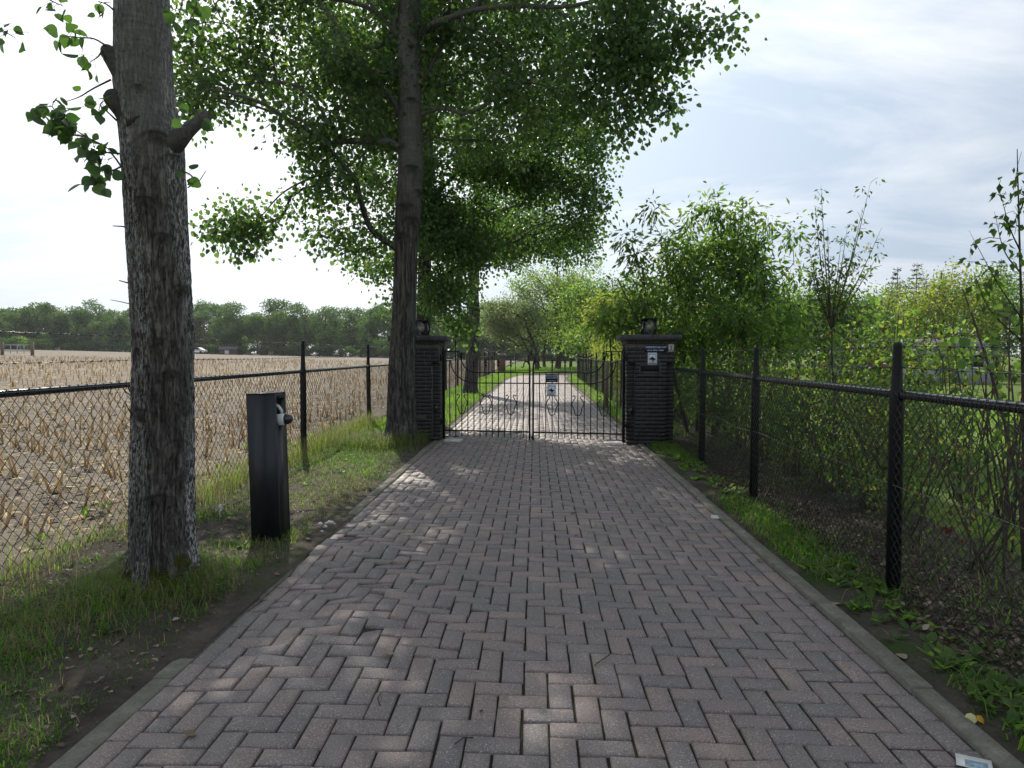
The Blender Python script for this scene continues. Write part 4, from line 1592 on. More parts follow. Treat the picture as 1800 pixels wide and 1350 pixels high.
limb(sk, mb, [(704, 140, 11.0), (670, 105, 11.3), (640, 80, 11.5), (600, 60, 11.8)], .03, .012, 16)
limb(sk, mb, [(738, 60, 10.85), (760, 42, 10.7), (800, 28, 10.5), (850, 15, 10.2), (920, 10, 9.9), (990, 12, 9.6), (1062, 2, 9.4), (1082, 35, 9.2), (1095, 75, 9.1)], .05, .014, 36)
limb(sk, mb, [(1062, 2, 9.4), (1120, -10, 9.1), (1170, 20, 8.9), (1225, 55, 8.7), (1270, 50, 8.6)], .018, .005, 24, 2.5)
limb(sk, mb, [(738, 150, 10.95), (760, 110, 11.1), (785, 60, 11.2), (795, 10, 11.3), (820, -50, 11.4)], .04, .02, 20)
limb(sk, mb, [(1095, 75, 9.1), (1120, 120, 9.0), (1160, 160, 8.9), (1195, 190, 8.8)], .012, .004, 14, 3.0)
part('main_limbs', mb, M['bark_tree'], T2, True)
r = np.random.default_rng(31)
B = [pxblob(390, 90, 10, 90, 110, 1.1, 85), pxblob(350, 160, 9.7, 60, 70, .8, 30), pxblob(520, 80, 10.5, 130, 120, 1.5, 120), pxblob(530, 225, 10.2, 95, 62, 1.1, 46), pxblob(600, 310, 10.6, 75, 70, 1.1, 40),
     pxblob(420, 395, 9.5, 70, 22, .5, 22), pxblob(370, 400, 9.4, 28, 10, .3, 5), pxblob(440, 430, 9.5, 25, 22, .35, 9), pxblob(500, 372, 9.8, 40, 16, .4, 6), pxblob(610, 420, 10.6, 60, 32, .8, 26),
     pxblob(640, 190, 11.2, 80, 120, 1.4, 60), pxblob(700, 40, 11.9, 100, 120, .8, 70), pxblob(790, 60, 11.2, 130, 100, 1.7, 100), pxblob(930, 70, 10.3, 130, 90, 1.4, 92), pxblob(1060, 60, 9.5, 80, 75, 1.0, 58), pxblob(600, 135, 10.8, 60, 60, .8, 26), pxblob(645, 140, 10.7, 55, 90, 1.0, 40),
     pxblob(1110, 130, 9.1, 55, 60, .7, 34), pxblob(1150, 60, 9.0, 45, 50, .6, 22), pxblob(1250, 52, 8.7, 45, 14, .3, 10), pxblob(1195, 80, 8.9, 40, 28, .4, 13), pxblob(1165, 178, 8.9, 42, 20, .35, 10), pxblob(1110, 225, 9.0, 32, 24, .35, 9),
     pxblob(880, 180, 11, 120, 80, 1.5, 80), pxblob(1010, 170, 10, 80, 70, 1.0, 50), pxblob(1120, 10, 9.3, 50, 40, .6, 16),
     pxblob(640, -160, 11, 330, 170, 2.8, 190), pxblob(980, -140, 10.5, 260, 150, 2.4, 190), pxblob(740, -480, 11, 320, 280, 3.0, 260), pxblob(400, -100, 10, 130, 110, 1.4, 50), pxblob(1000, -330, 10, 190, 130, 2.0, 110)]
tg = blob_targets(r, B, 1.0, 7)
tree_mesh(r, sk, tg, M['bark_tree'], dict(POPLAR, per=28), T2, 'branches', seg=.3)

# ---- third trunk just behind the pillar
d3 = 15.4
c3, r3 = interp_trunk([(740, 742, 14), (600, 744, 12.5), (500, 746, 12), (400, 748, 11), (330, 750, 10.5), (200, 752, 10), (0, 756, 9)], d3)
T3 = thing('poplar_tree', 'slimmer poplar rising directly behind the left gate pillar and big trunk', 'tree', (*c3(0), 0), 'poplars in a row along the left verge')
mb = trunk_mesh(c3, r3, -.1, 9.5, .12, 28, 12, .008, .003, .3, [(4.4, math.atan2(-15, 2.5) + .5, .12, .02)])
part('trunk', mb, M['bark_tree'], T3, True)
mb = trunk_mesh(c3, r3, 9.4, 14.5, .3, 14, 13, .003, .002, 0)
part('upper_trunk', mb, M['bark_tree'], T3, True)
sk = [skel_from(c3, r3, 2.6, 14, 44, 0)]
mb = MB()
limb(sk, mb, [(752, 358, 15.3), (765, 345, 15.2), (785, 322, 15.1), (810, 298, 15.0), (845, 250, 14.8), (885, 208, 14.6), (910, 185, 14.5)], .06, .018, 30)
limb(sk, mb, [(744, 410, 15.4), (715, 380, 15.6), (690, 350, 15.8)], .04, .012, 12)
part('main_limbs', mb, M['bark_tree'], T3, True)
r = np.random.default_rng(33)
B = [pxblob(870, 330, 15, 150, 95, 1.9, 190), pxblob(960, 250, 14.6, 120, 90, 1.6, 150), pxblob(1040, 300, 14.4, 52, 75, 1.0, 55), pxblob(800, 420, 15.4, 110, 60, 1.5, 90), pxblob(660, 470, 15.5, 40, 50, 1.0, 22),
     pxblob(1000, 395, 15, 55, 40, 1.0, 40), pxblob(770, 200, 15.6, 110, 130, 1.9, 110), pxblob(690, 400, 15.8, 60, 90, 1.4, 40), pxblob(770, 400, 14, 55, 60, .8, 76), pxblob(830, 450, 14.6, 55, 36, .9, 40), pxblob(705, 390, 15.2, 60, 50, .9, 30), pxblob(740, 330, 14.3, 60, 70, 1.0, 40), pxblob(670, 240, 15.8, 90, 120, 1.7, 110), pxblob(640, 60, 15.8, 120, 110, 1.8, 110), pxblob(720, 60, 15.6, 120, 150, 2.0, 120), pxblob(775, 525, 14.9, 40, 55, .9, 48), pxblob(800, 480, 15.2, 60, 40, 1.0, 40),
     pxblob(690, 540, 15.3, 25, 18, .5, 5), pxblob(820, 570, 15.0, 22, 24, .5, 9), pxblob(770, -60, 15.5, 220, 180, 2.8, 130), pxblob(930, 60, 15, 160, 120, 2.0, 90), pxblob(760, -300, 15.5, 180, 150, 2.6, 80)]
tg = blob_targets(r, B, 1.0, 9)
tree_mesh(r, sk, tg, M['bark_tree'], dict(POPLAR, per=34, size=.078, spread=.17), T3, 'branches', seg=.35)

# ---- fourth trunk beyond the gate
d4 = 25.6
c4, r4 = interp_trunk([(697, 826, 13), (680, 827, 12), (640, 830, 11.3), (600, 831, 10.8), (560, 832, 11.5), (545, 832, 12), (520, 832, 9.5), (480, 834, 8.8), (440, 836, 8), (380, 838, 7), (300, 840, 6)], d4)
T4 = thing('poplar_tree', 'poplar trunk seen through the gate bars on the left edge of the drive', 'tree', (*c4(0), 0), 'poplars in a row along the left verge')
mb = trunk_mesh(c4, r4, -.1, 9.0, .15, 24, 16, .012, .004, .3, [(3.2, math.atan2(-25, 2.4), .2, .03), (3.0, math.atan2(-25, 2.4) + .8, .16, .04)])
part('trunk', mb, M['bark_tree'], T4, True)
sk = [skel_from(c4, r4, 4.6, 14.5, 44, 0)]
r = np.random.default_rng(35)
B = [pxblob(880, 420, 25.5, 130, 55, 2.6, 160), pxblob(960, 400, 25, 100, 60, 2.2, 110), pxblob(990, 440, 24.5, 60, 30, 1.4, 40), pxblob(800, 400, 26, 90, 60, 2.2, 80),
     pxblob(870, 300, 26, 150, 80, 3, 140), pxblob(850, 180, 26, 130, 80, 2.6, 90)]
tg = blob_targets(r, B, 1.2, 12)
tree_mesh(r, sk, tg, M['bark_tree'], dict(POPLAR, per=30, size=.105, spread=.22, span=.9), T4, 'branches', seg=.5)


# ------------------------------------------------------------------ shrubs
def stems_shrub(name, label, base, stems, targets, leaf_cfg, seed, group=None, cat='shrub', stem_mat='stem', rtip=.0028, seg=.22, tipf=.3, **kw):
    """stems: list of polylines (world points) with base radius"""
    r = np.random.default_rng(seed)
    t = thing(name, label, cat, base, group)
    mb = MB(); sk = []
    for pts, r0 in stems:
        q = smooth_path(pts, 12)
        rr = np.linspace(r0, r0 * tipf, len(q))
        tube(mb, q, rr, 6)
        sk.append((list(q), list(rr), 0.0))
    part('stems', mb, M[stem_mat], t, True)
    tree_mesh(r, sk, targets, M[stem_mat], leaf_cfg, t, 'twigs', seg=seg, rtip=rtip, max_r=.02, **kw)
    return t


BUSH = dict(per=19, span=.7, spread=.13, hang=.8, size=.145, wid=.36, mat=M['bush_leaf'], shape='long', out=1.4, flat=.5, tone=.52, tvar=.27)

d = 12.8
b = P(1235, 778, d); b[2] = 0
r = np.random.default_rng(51)
ST = []
for k in range(7):
    a = (k - 3) * .13
    top = P(1235 + (k - 3) * 48 + r.normal() * 10, 430 + abs(k - 3) * 20, d + r.normal() * .6)
    bb = b + [a * .7, r.normal() * .25, 0]
    ST.append(([bb, bb + (top - bb) * .35 + [r.normal() * .08, 0, .25], bb + (top - bb) * .7 + [r.normal() * .1, 0, .15], top], .035))
B = [pxblob(1250, 500, d, 105, 55, 1.4, 120), pxblob(1190, 470, d, 55, 45, 1.0, 54), pxblob(1325, 468, d, 62, 52, 1.1, 70), pxblob(1385, 545, d, 40, 50, .9, 46), pxblob(1120, 535, d, 62, 42, 1.0, 60),
     pxblob(1065, 560, d, 34, 34, .7, 22), pxblob(1255, 415, d, 48, 40, .9, 44), pxblob(1310, 410, d, 40, 34, .7, 26), pxblob(1250, 580, d, 130, 45, 1.4, 96), pxblob(1350, 600, d, 70, 45, 1.0, 46), pxblob(1300, 545, d - 1.2, 70, 45, .6, 44),
     pxblob(1180, 590, d - .8, 60, 40, .7, 34), pxblob(1250, 680, d, 90, 60, 1.0, 54)]
for px, py in ((1248, 340), (1306, 355), (1142, 372), (1098, 410), (1392, 395), (1220, 375), (1278, 372), (1180, 405), (1350, 378), (1255, 360), (1120, 440), (1402, 450)):
    B.append(pxblob(px, py + 14, d, 8, 26, .14, 6))
stems_shrub('tall_shrub', 'tall dense green shrub with long drooping leaves behind the right pillar', b, ST, blob_targets(r, B, .8, 14), BUSH, 52, seg=.3)

# slim upright bush with bare tips
d = 7.3
b = P(1478, 905, d); b[2] = 0
ST = []
fork = P(1461, 578, d)
ST.append(([b, P(1470, 760, d), P(1464, 660, d), fork], .022))
TIPS = [(1443, 325, 0), (1432, 360, .2), (1455, 400, -.2), (1490, 395, .2), (1530, 322, 0), (1517, 365, -.3), (1550, 400, .2), (1500, 440, .1), (1424, 470, -.1), (1542, 450, .3), (1420, 430, .3), (1478, 430, -.2)]
for px, py, o in TIPS:
    tip = P(px, py, d + o)
    mid = fork + (tip - fork) * .45 + [(1470 - px) * -.0006, 0, .05]
    ST.append(([fork, mid, tip], .009))
r = np.random.default_rng(54)
tg = []
for (pts, r0) in ST[1:]:
    q = smooth_path(pts, 12)
    for k in range(13):
        tg.append(q[2 + r.integers(0, len(q) - 2)] + r.normal(size=3) * [.05, .05, .05])
B = [pxblob(1470, 610, d, 60, 50, .4, 26), pxblob(1440, 680, d, 70, 60, .4, 24)]
tg = np.concatenate([np.array(tg), blob_targets(r, B, 0)])
stems_shrub('slim_bush', 'slim upright bush with nearly bare twig tips against the sky', b, ST, tg,
            dict(BUSH, per=7, size=.058, wid=.45, spread=.035, span=.35, hang=.9, tone=.25, mat=M['hedge_leaf']), 55, stem_mat='twig', rtip=.0016, seg=.15, tipf=.12)

# tall thin sapling at the right edge
d = 4.6
b = P(1800, 1020, d); b[2] = 0
ST = [([b, P(1800, 800, d), P(1797, 600, d), P(1792, 420, d), P(1788, 262, d)], .016)]
for a, bb, c in (((1796, 560), (1755, 500), (1703, 405)), ((1794, 480), (1765, 440), (1748, 372)), ((1793, 440), (1775, 400), (1756, 330)), ((1797, 600), (1740, 545), (1712, 478)), ((1790, 380), (1805, 340), (1815, 310)), ((1796, 640), (1830, 560), (1850, 500))):
    ST.append(([P(*a, d), P(*bb, d - .1), P(*c, d - .2)], .006))
r = np.random.default_rng(56)
tg = []
for (pts, r0) in ST:
    q = smooth_path(pts, 14)
    for k in range(10): tg.append(q[int(len(q) * .35) + r.integers(0, len(q) - int(len(q) * .35))] + r.normal(size=3) * .04)
stems_shrub('sapling', 'thin tall sapling with few dark leaves at the right edge', b, ST, np.array(tg),
            dict(BUSH, per=2, size=.06, wid=.5, spread=.02, span=.2, tone=.2, mat=M['hedge_leaf']), 57, stem_mat='twig', rtip=.0015, seg=.12, tipf=.15)

# hedge shrubs close behind the right fence
HEDGE = dict(per=15, span=.45, spread=.07, hang=.3, size=.05, wid=.7, mat=M['hedge_leaf'], shape='round', out=1.0, flat=.6, tone=.45, tvar=.28)
HZ = [(6.4, 4.3, 1.4, .7, 13, 'hazel bush with big sunlit yellow green leaves above the right fence rail'),
      (9.6, 5.1, 2.0, 1.0, 64, 'hazel bush with broad green leaves right of the slim upright bush'),
      (10.8, 5.0, 2.3, 1.2, 140, 'broad hazel bush left of the slim upright bush'),
      (5.0, 3.55, 2.0, .6, 16, 'open hazel with large hanging leaves at the right edge above the rail'),
      (12.5, 12.0, 1.9, 1.4, 110, 'hazel bush in front of the grey shed')]
for k, (y, x, h, w, n, lab) in enumerate(HZ):
    r = np.random.default_rng(700 + k)
    ST = []
    for s in range(8):
        a = r.uniform(0, 6.28); q = r.uniform(.3, 1) * w * .9
        tip = np.array([x + math.cos(a) * q, y + math.sin(a) * q, h * r.uniform(.8, 1.15)])
        b0 = np.array([x + r.normal() * .08, y + r.normal() * .08, -.05])
        ST.append(([b0, b0 + (tip - b0) * .4 + [0, 0, .2], b0 + (tip - b0) * .75 + [0, 0, .12], tip], r.uniform(.008, .015)))
    bl = [((x, y, h * .68), (w, w, h * .36), int(n * .8)), ((x, y, h * .3), (w * .8, w * .8, h * .2), int(n * .2))]
    stems_shrub('hazel_bush', lab, (x, y, 0), ST, blob_targets(r, bl, .7, 720 + k), dict(HEDGE, size=.085, wid=.8, per=9, spread=.10, mat=M['bush_leaf'], tone=.6, tvar=.28), 740 + k, 'hazel bushes behind the right fence', rtip=.0025, seg=.2)

hd = [  # y, x offset, height, width, targets, leaf size, label
    (2.7, 2.95, 1.45, .75, 24, .058, 'sparse hazel shrub with arching stems at the right picture edge'),
    (3.6, 3.15, 1.2, .75, 14, .062, 'sparse shrub with round yellow green leaves just before the nearest right fence post'),
    (4.55, 2.95, 1.35, .70, 24, .055, 'twiggy shrub right behind the nearest right fence post'),
    (5.5, 3.0, 1.25, .75, 74, .042, 'dense shrub with red brown leaves between the two nearest right fence posts'),
    (6.4, 3.05, 1.3, .75, 135, .045, 'dense green shrub just before the second right fence post'),
    (7.3, 3.1, 1.4, .8, 135, .045, 'dark leafy shrub behind the second right fence post'),
    (8.3, 3.1, 1.5, .8, 130, .05, 'dark shrub between the second and third right fence posts'),
    (9.4, 3.15, 1.6, .85, 130, .05, 'bushy shrub behind the third right fence post'),
    (10.6, 3.2, 1.6, .9, 130, .055, 'shrub squeezed behind the right fence next to the brick pillar'),
    (6.9, 4.3, 1.75, .9, 110, .055, 'taller shrub in the second row behind the middle of the right fence'),
    (9.0, 4.5, 1.9, 1.0, 120, .06, 'light green shrub in the second row behind the far end of the right fence'),
    (6.0, 4.6, 1.1, .7, 16, .06, 'open shrub with yellowing leaves in the second row behind the nearest right post'),
]
for k, (y, x, h, w, n, ls, lab) in enumerate(hd):
    r = np.random.default_rng(60 + k)
    ST = []
    for s in range(16 if n > 80 else 11):
        a = r.uniform(0, 6.28); q = r.uniform(.2, 1) ** .7 * w * (.8 if n > 80 else 1.35)
        tip = np.array([x + math.cos(a) * q * .75, y + math.sin(a) * q, h * r.uniform(.75, 1.1)])
        b0 = np.array([x + r.normal() * .08, y + r.normal() * .1, 0])
        ST.append(([b0, b0 + (tip - b0) * .4 + [r.normal() * .04, r.normal() * .06, .15], b0 + (tip - b0) * .75 + [r.normal() * .05, r.normal() * .07, .1], tip], r.uniform(.0035, .009)))
    bl = [((x, y, h * .62), (w * .8, w, h * .42), int(n * .58)), ((x, y, h * .3), (w * .7, w * .9, h * .25), int(n * .2))]
    stems_shrub('hedge_shrub', lab, (x, y, 0), ST, blob_targets(r, bl, .6, 70 + k), dict(HEDGE, size=ls, per=15 if n > 70 else 6, tone=.42 + (.22 if n < 70 else 0) + .04 * math.sin(k * 2.1)), 90 + k,
                'shrubs behind the right fence', stem_mat='stem', rtip=.0022, seg=.16)

# yellow green bushes on the right of the drive beyond the gate
yb = [(15.5, 3.2, 2.0, 1.0, 'bush_leaf', 'green bush behind the fence just past the right pillar'), (19, 3.4, 2.4, 1.2, 'yellow_leaf', 'yellow green bush right of the drive, nearest beyond the gate'),
      (24, 3.7, 2.9, 1.5, 'yellow_leaf', 'tall yellow green bush right of the drive in the middle'), (29, 3.8, 2.6, 1.5, 'yellow_leaf', 'yellowing bush right of the drive before the far bushes'),
      (35, 4.2, 3.0, 1.7, 'yellow_leaf', 'farthest yellow green bush right of the drive'), (22, 6.2, 3.4, 1.8, 'bush_leaf', 'broad green bush in the second row right of the drive')]
for k, (y, x, h, w, ml, lab) in enumerate(yb):
    r = np.random.default_rng(120 + k)
    ST = [([np.array([x + r.normal() * .1, y + r.normal() * .1, 0]), np.array([x + r.normal() * .3, y + r.normal() * .3, h * .5]), np.array([x + r.normal() * w * .5, y + r.normal() * w * .5, h * .95])], .025) for s in range(6)]
    bl = [((x, y, h * .6), (w * .85, w, h * .42), 150), ((x, y, h * .25), (w * .8, w, h * .25), 50)]
    stems_shrub('roadside_bush', lab, (x, y, 0), ST, blob_targets(r, bl, .9, 130 + k), dict(BUSH, per=22, size=.09, wid=.55, spread=.16, mat=M[ml], tone=.5), 140 + k, 'bushes right of the drive beyond the gate', seg=.4)


# ------------------------------------------------------------------ middle distance and far trees
def broad_tree(label, base, h, cr, ch, leafmat, leaf, n, per, seed, trunk_r, lean=(0, 0), fork=False, group=None, name='broadleaf_tree', tone=.5, clump=1.6, bot=None):
    r = np.random.default_rng(seed)
    base = np.array(base, float)
    t = thing(name, label, 'tree', base, group)
    top = base + [lean[0], lean[1], h * .9]
    q = smooth_path([base + [0, 0, -.2], base + np.array([lean[0] * .1, lean[1] * .1, h * .22]) + r.normal(size=3) * .1, base + np.array([lean[0] * .5, lean[1] * .5, h * .5]) + r.normal(size=3) * .15, top], 24)
    rr = np.linspace(trunk_r, trunk_r * .15, len(q)); rr[0] *= 1.4
    mb = MB(); tube(mb, q, rr, 10, a=0)
    sk = [(list(q[7:]), list(rr[7:]), 0)]
    if fork:
        f = smooth_path([q[4], q[4] + [-.9, 0, h * .16], q[4] + [-1.7, 0, h * .38]], 10)
        tube(mb, f, np.linspace(trunk_r * .7, trunk_r * .2, len(f)), 8, a=0); sk.append((list(f), list(np.linspace(trunk_r * .7, trunk_r * .2, len(f))), 0))
    part('trunk', mb, M['bark_far'], t, True)
    cz = base[2] + h - ch
    bl = [((base[0] + lean[0], base[1] + lean[1], cz), (cr, cr, ch), n)]
    for k in range(5):
        a = r.uniform(0, 6.28)
        bl.append(((base[0] + lean[0] + math.cos(a) * cr * .6, base[1] + lean[1] + math.sin(a) * cr * .6, cz + r.uniform(-.5, .4) * ch), (cr * .5, cr * .5, ch * .45), n // 5))
    tg = blob_targets(r, bl, clump, seed)
    tree_mesh(r, sk, tg, M['bark_far'], dict(per=per, span=leaf * 8, spread=leaf * 2.0, hang=.35, size=leaf, wid=.75, mat=M[leafmat], shape='round', out=1.2, flat=.6, tone=tone, tvar=.22), t, 'limbs', seg=h * .06, rtip=.01, max_r=trunk_r * .5)
    return t


broad_tree('round young tree with straight trunk on the lawn at the end of the drive', P(980, 650, 66) * [1, 1, 0], 11.5, 4.9, 4.6, 'bush_leaf', .17, 330, 26, 201, .33, tone=.72)
broad_tree('old grey green tree with forked leaning trunk left of the drive end', P(943, 648, 64) * [1, 1, 0], 7.6, 3.6, 2.9, 'grey_leaf', .15, 280, 24, 202, .25, (-1.6, 0), True)
broad_tree('small dark tree between the two trees at the drive end', P(957, 645, 74) * [1, 1, 0], 7.0, 2.4, 2.6, 'far_leaf', .2, 120, 22, 203, .2)
broad_tree('slim tree with thin trunk right of the round lawn tree', P(1003, 645, 78) * [1, 1, 0], 10, 3.0, 4, 'bush_leaf', .2, 150, 22, 204, .2)
broad_tree('tall light green tree behind the tall shrub beyond the right pillar', P(1075, 640, 48) * [1, 1, 0], 7.5, 4.0, 3.2, 'bush_leaf', .16, 260, 24, 205, .22, tone=.6)
broad_tree('yellow green roadside tree overhanging the drive beyond the gate', P(1085, 640, 40) * [1, 1, 0], 5.6, 2.3, 2.3, 'yellow_leaf', .13, 170, 24, 206, .15, tone=.45)

# right background beyond the meadow
rb = [(1650, 46, 7.6, 3.6, 3.5, 'yellow_leaf', .16, .48, 'bright yellow green tree catching the sun across the meadow'),
      (1565, 52, 6.4, 3.2, 2.8, 'bush_leaf', .17, .5, 'mid green tree left of the bright yellow green tree'),
      (1745, 50, 7.6, 3.8, 3.4, 'bush_leaf', .17, .35, 'darker green tree right of the bright yellow green tree'),
      (1850, 44, 7.2, 3.8, 3.3, 'bush_leaf', .17, .4, 'green tree at the far right edge beyond the meadow'),
      (1445, 40, 6.0, 2.6, 2.6, 'far_leaf', .15, .4, 'dark brownish tree behind the slim upright bush'),
      (1400, 55, 7.0, 3.6, 3.0, 'bush_leaf', .18, .6, 'light green tree right of the tall dense shrub'),
      (1500, 62, 7.4, 3.6, 3.3, 'bush_leaf', .2, .55, 'rounded green tree above the grey shed roof'),
      (1320, 60, 7.5, 4.2, 3.3, 'far_leaf', .2, .6, 'green tree hidden behind the tall dense shrub'),
      (1950, 52, 8.0, 4.0, 3.6, 'far_leaf', .2, .5, 'tree outside the right edge beyond the meadow'),
      (1220, 58, 8.0, 4.5, 3.6, 'far_leaf', .2, .6, 'green tree far behind the right gate pillar')]
for k, (px, dd_, h, cr, ch, ml, lf, tone, lab) in enumerate(rb):
    p = P(px, 640, dd_); p[2] = 0
    broad_tree(lab, p, h, cr, ch, ml, lf, 230, 24, 230 + k, .2, group='trees across the meadow on the right', tone=tone)


def conifer(label, base, h, seed, group):
    r = np.random.default_rng(seed)
    t = thing('spruce_tree', label, 'tree', base, group)
    mb = MB(); tube(mb, [base + np.array([0, 0, -.2]), base + np.array([0, 0, h])], [.16, .02], 7, a=0)
    part('trunk', mb, M['bark_far'], t)
    mb = MB(); lm = MB()
    z = h * .18
    while z < h * .985:
        R = (1 - z / h) ** .8 * h * .30 + .15
        for k in range(5):
            a = r.uniform(0, 6.28); L_ = R * r.uniform(.6, 1.1)
            p0 = base + np.array([0, 0, z]); d = np.array([math.cos(a), math.sin(a), 0])
            pts = [p0, p0 + d * L_ * .5 + [0, 0, -.06 * L_], p0 + d * L_ + [0, 0, .05 * L_]]
            tube(mb, pts, [.03, .02, .006], 4, a=0, cap=False)
            m = max(5, int(L_ * 16))
            f = r.uniform(.15, 1, m)[:, None]
            q = p0 + d * L_ * f + np.array([0, 0, -.05 * L_]) + r.normal(size=(m, 3)) * [.06, .06, .04]
            leaves(lm, q, d * .8 + r.normal(size=(m, 3)) * .5 + [0, 0, -.25], rand_dirs(r, m) + [0, 0, 1], .26, .10, r.uniform(0, 1, m), 'long')
        z += h * .042
    part('limbs', mb, M['bark_far'], t)
    part('foliage', lm, M['conifer'], t)


for k, (px, py, dd_, lab) in enumerate([(1578, 470, 70, 'thin spruce with pointed top left of the pair above the meadow trees'), (1612, 462, 72, 'taller thin spruce right of the pair above the meadow trees'), (1760, 455, 62, 'dark spruce rising behind the trees at the far right')]):
    p = P(px, py, dd_); h = p[2]; p[2] = 0
    conifer(lab, p, h, 250 + k, 'spruces behind the meadow trees')


def proto_tree(name, seed, h, cr, nleaf, leaf, mat, trunk_r=.3, bare=.3):
    """treeline tree built at the origin"""
    r = np.random.default_rng(seed)
    t = thing(name, 'x', 'tree', (0, 0, 0))
    mb = MB()
    q = smooth_path([(0, 0, -.5), (r.normal() * .2, 0, h * .25), (r.normal() * .4, r.normal() * .3, h * .55), (r.normal() * .5, 0, h * .9)], 12)
    tube(mb, q, np.linspace(trunk_r, .06, len(q)), 6, a=0)
    lm = MB()
    nb = 16
    for k in range(nb):
        f = r.uniform(bare, 1.0)
        a = r.uniform(0, 6.28)
        prof = math.sin(min(1, (f - bare * .6) / (1 - bare * .6)) * math.pi * .82) ** .6
        c = np.array([math.cos(a) * cr * .62 * prof, math.sin(a) * cr * .62 * prof, h * (bare + (f - bare) * .9)])
        i = min(len(q) - 2, int(f * .8 * (len(q) - 1)))
        tube(mb, [q[i], (q[i] + c) / 2 + [0, 0, .2], c], [.1, .07, .03], 4, a=0, cap=False)
        m = nleaf // nb
        rad = np.array([cr * .48, cr * .48, h * .115]) * r.uniform(.75, 1.25)
        p = c + rand_dirs(r, m) * rad * (r.uniform(0, 1, (m, 1)) ** .38)
        tone = r.normal(.5, .12)
        leaves(lm, p, rand_dirs(r, m) + [0, 0, -.3], rand_dirs(r, m) + [0, 0, .7], leaf * r.uniform(.6, 1.3, m), leaf * .7, np.clip(r.normal(tone, .2, m), 0, 1), 'round')
    tk = part('trunk', mb, M['bark_far'], t)
    fo = part('foliage', lm, mat, t)
    return t


protos = [proto_tree('treeline_tree', 300 + k, 11.2 + k * .35, 3.9 + .25 * (k % 3), 3600, .42, M['far_leaf'], bare=.12 + .06 * (k % 3)) for k in range(6)]
r = np.random.default_rng(310)
used = set()


def put_proto(plist, k, loc, rz, sc, label, group):
    p = plist[k]
    if id(p) not in used:
        used.add(id(p)); o = p
        o.location = loc; o.rotation_euler = (0, 0, rz); o.scale = (sc, sc, sc)
    else:
        o = copy_tree(p, loc, rz, sc)
    o['label'] = label; o['group'] = group
    return o


REG = [(-9999, 60, 'left of the field gate'), (60, 235, 'between the field gate and the near trunk'), (235, 345, 'behind the near trunk'), (345, 445, 'right of the near trunk'), (445, 545, 'above the intercom post'),
       (545, 650, 'between the two nearest fence posts'), (650, 780, 'behind the big trunk'), (780, 900, 'seen left of the drive end'), (900, 9999, 'behind the lawn at the drive end')]


def region(px):
    return next(t for a, b, t in REG if a <= px < b)


k = 0
px = -330
while px < 1180:
    d_ = np.interp(px, [-330, 0, 350, 700, 950, 1180], [175, 172, 168, 160, 150, 140]) + r.normal() * 2.5
    p = P(px, 620, d_); z = float(field_z(p[0], p[1])) if p[0] < -3.6 else 0.0
    put_proto(protos, int(r.integers(0, 6)), (p[0], p[1], z - .1), r.uniform(0, 6.28), r.uniform(.78, 1.08), 'hazy front rank treeline tree ' + region(px), 'front rank of the far treeline')
    px += 33 + r.normal() * 5
px = -350
while px < 1200:
    d_ = np.interp(px, [-330, 0, 350, 700, 950, 1200], [186, 184, 180, 172, 160, 150]) + r.normal() * 3
    p = P(px, 620, d_); z = float(field_z(p[0], p[1])) if p[0] < -3.6 else 0.0
    put_proto(protos, int(r.integers(0, 6)), (p[0], p[1], z), r.uniform(0, 6.28), r.uniform(.95, 1.16), 'hazy back rank treeline tree ' + region(px), 'back rank of the far treeline')
    px += 36 + r.normal() * 6
px = -360
while px < 1250:
    d_ = np.interp(px, [-330, 0, 350, 700, 950, 1250], [199, 197, 193, 186, 176, 160]) + r.normal() * 3
    p = P(px, 620, d_); z = float(field_z(p[0], p[1])) if p[0] < -3.6 else 0.0
    put_proto(protos, int(r.integers(0, 6)), (p[0], p[1], z - 1.6), r.uniform(0, 6.28), r.uniform(1.0, 1.2), 'deep wood tree of the far treeline ' + region(px), 'deep wood behind the far treeline')
    px += 34 + r.normal() * 5
# low undergrowth along the foot of the treeline
pb = [proto_tree('field_bush', 320 + k, 3.2, 2.6, 1100, .33, M['far_leaf'] if k < 2 else M['bush_leaf'], .08, .08) for k in range(3)]
px = -300
while px < 1250:
    d_ = np.interp(px, [-330, 0, 350, 700, 1250], [170, 167, 163, 155, 136])
    p = P(px, 620, d_); z = float(field_z(p[0], p[1])) if p[0] < -3.6 else 0.0
    bright = -60 < px < 100
    sk_ = 2 if bright else int(r.integers(0, 2))
    lab = 'sunlit bright green bush at the foot of the treeline near the field gate' if bright else 'low dark undergrowth bush of the treeline ' + region(px)
    if True:
        put_proto(pb, sk_, (p[0], p[1] - (4 if bright else 0), z - .1), r.uniform(0, 6.28), r.uniform(.7, 1.1) * (1.0 if bright else .8), lab, 'sunlit bushes near the field gate' if bright else 'undergrowth of the far treeline')
    px += 15 + r.normal() * 3

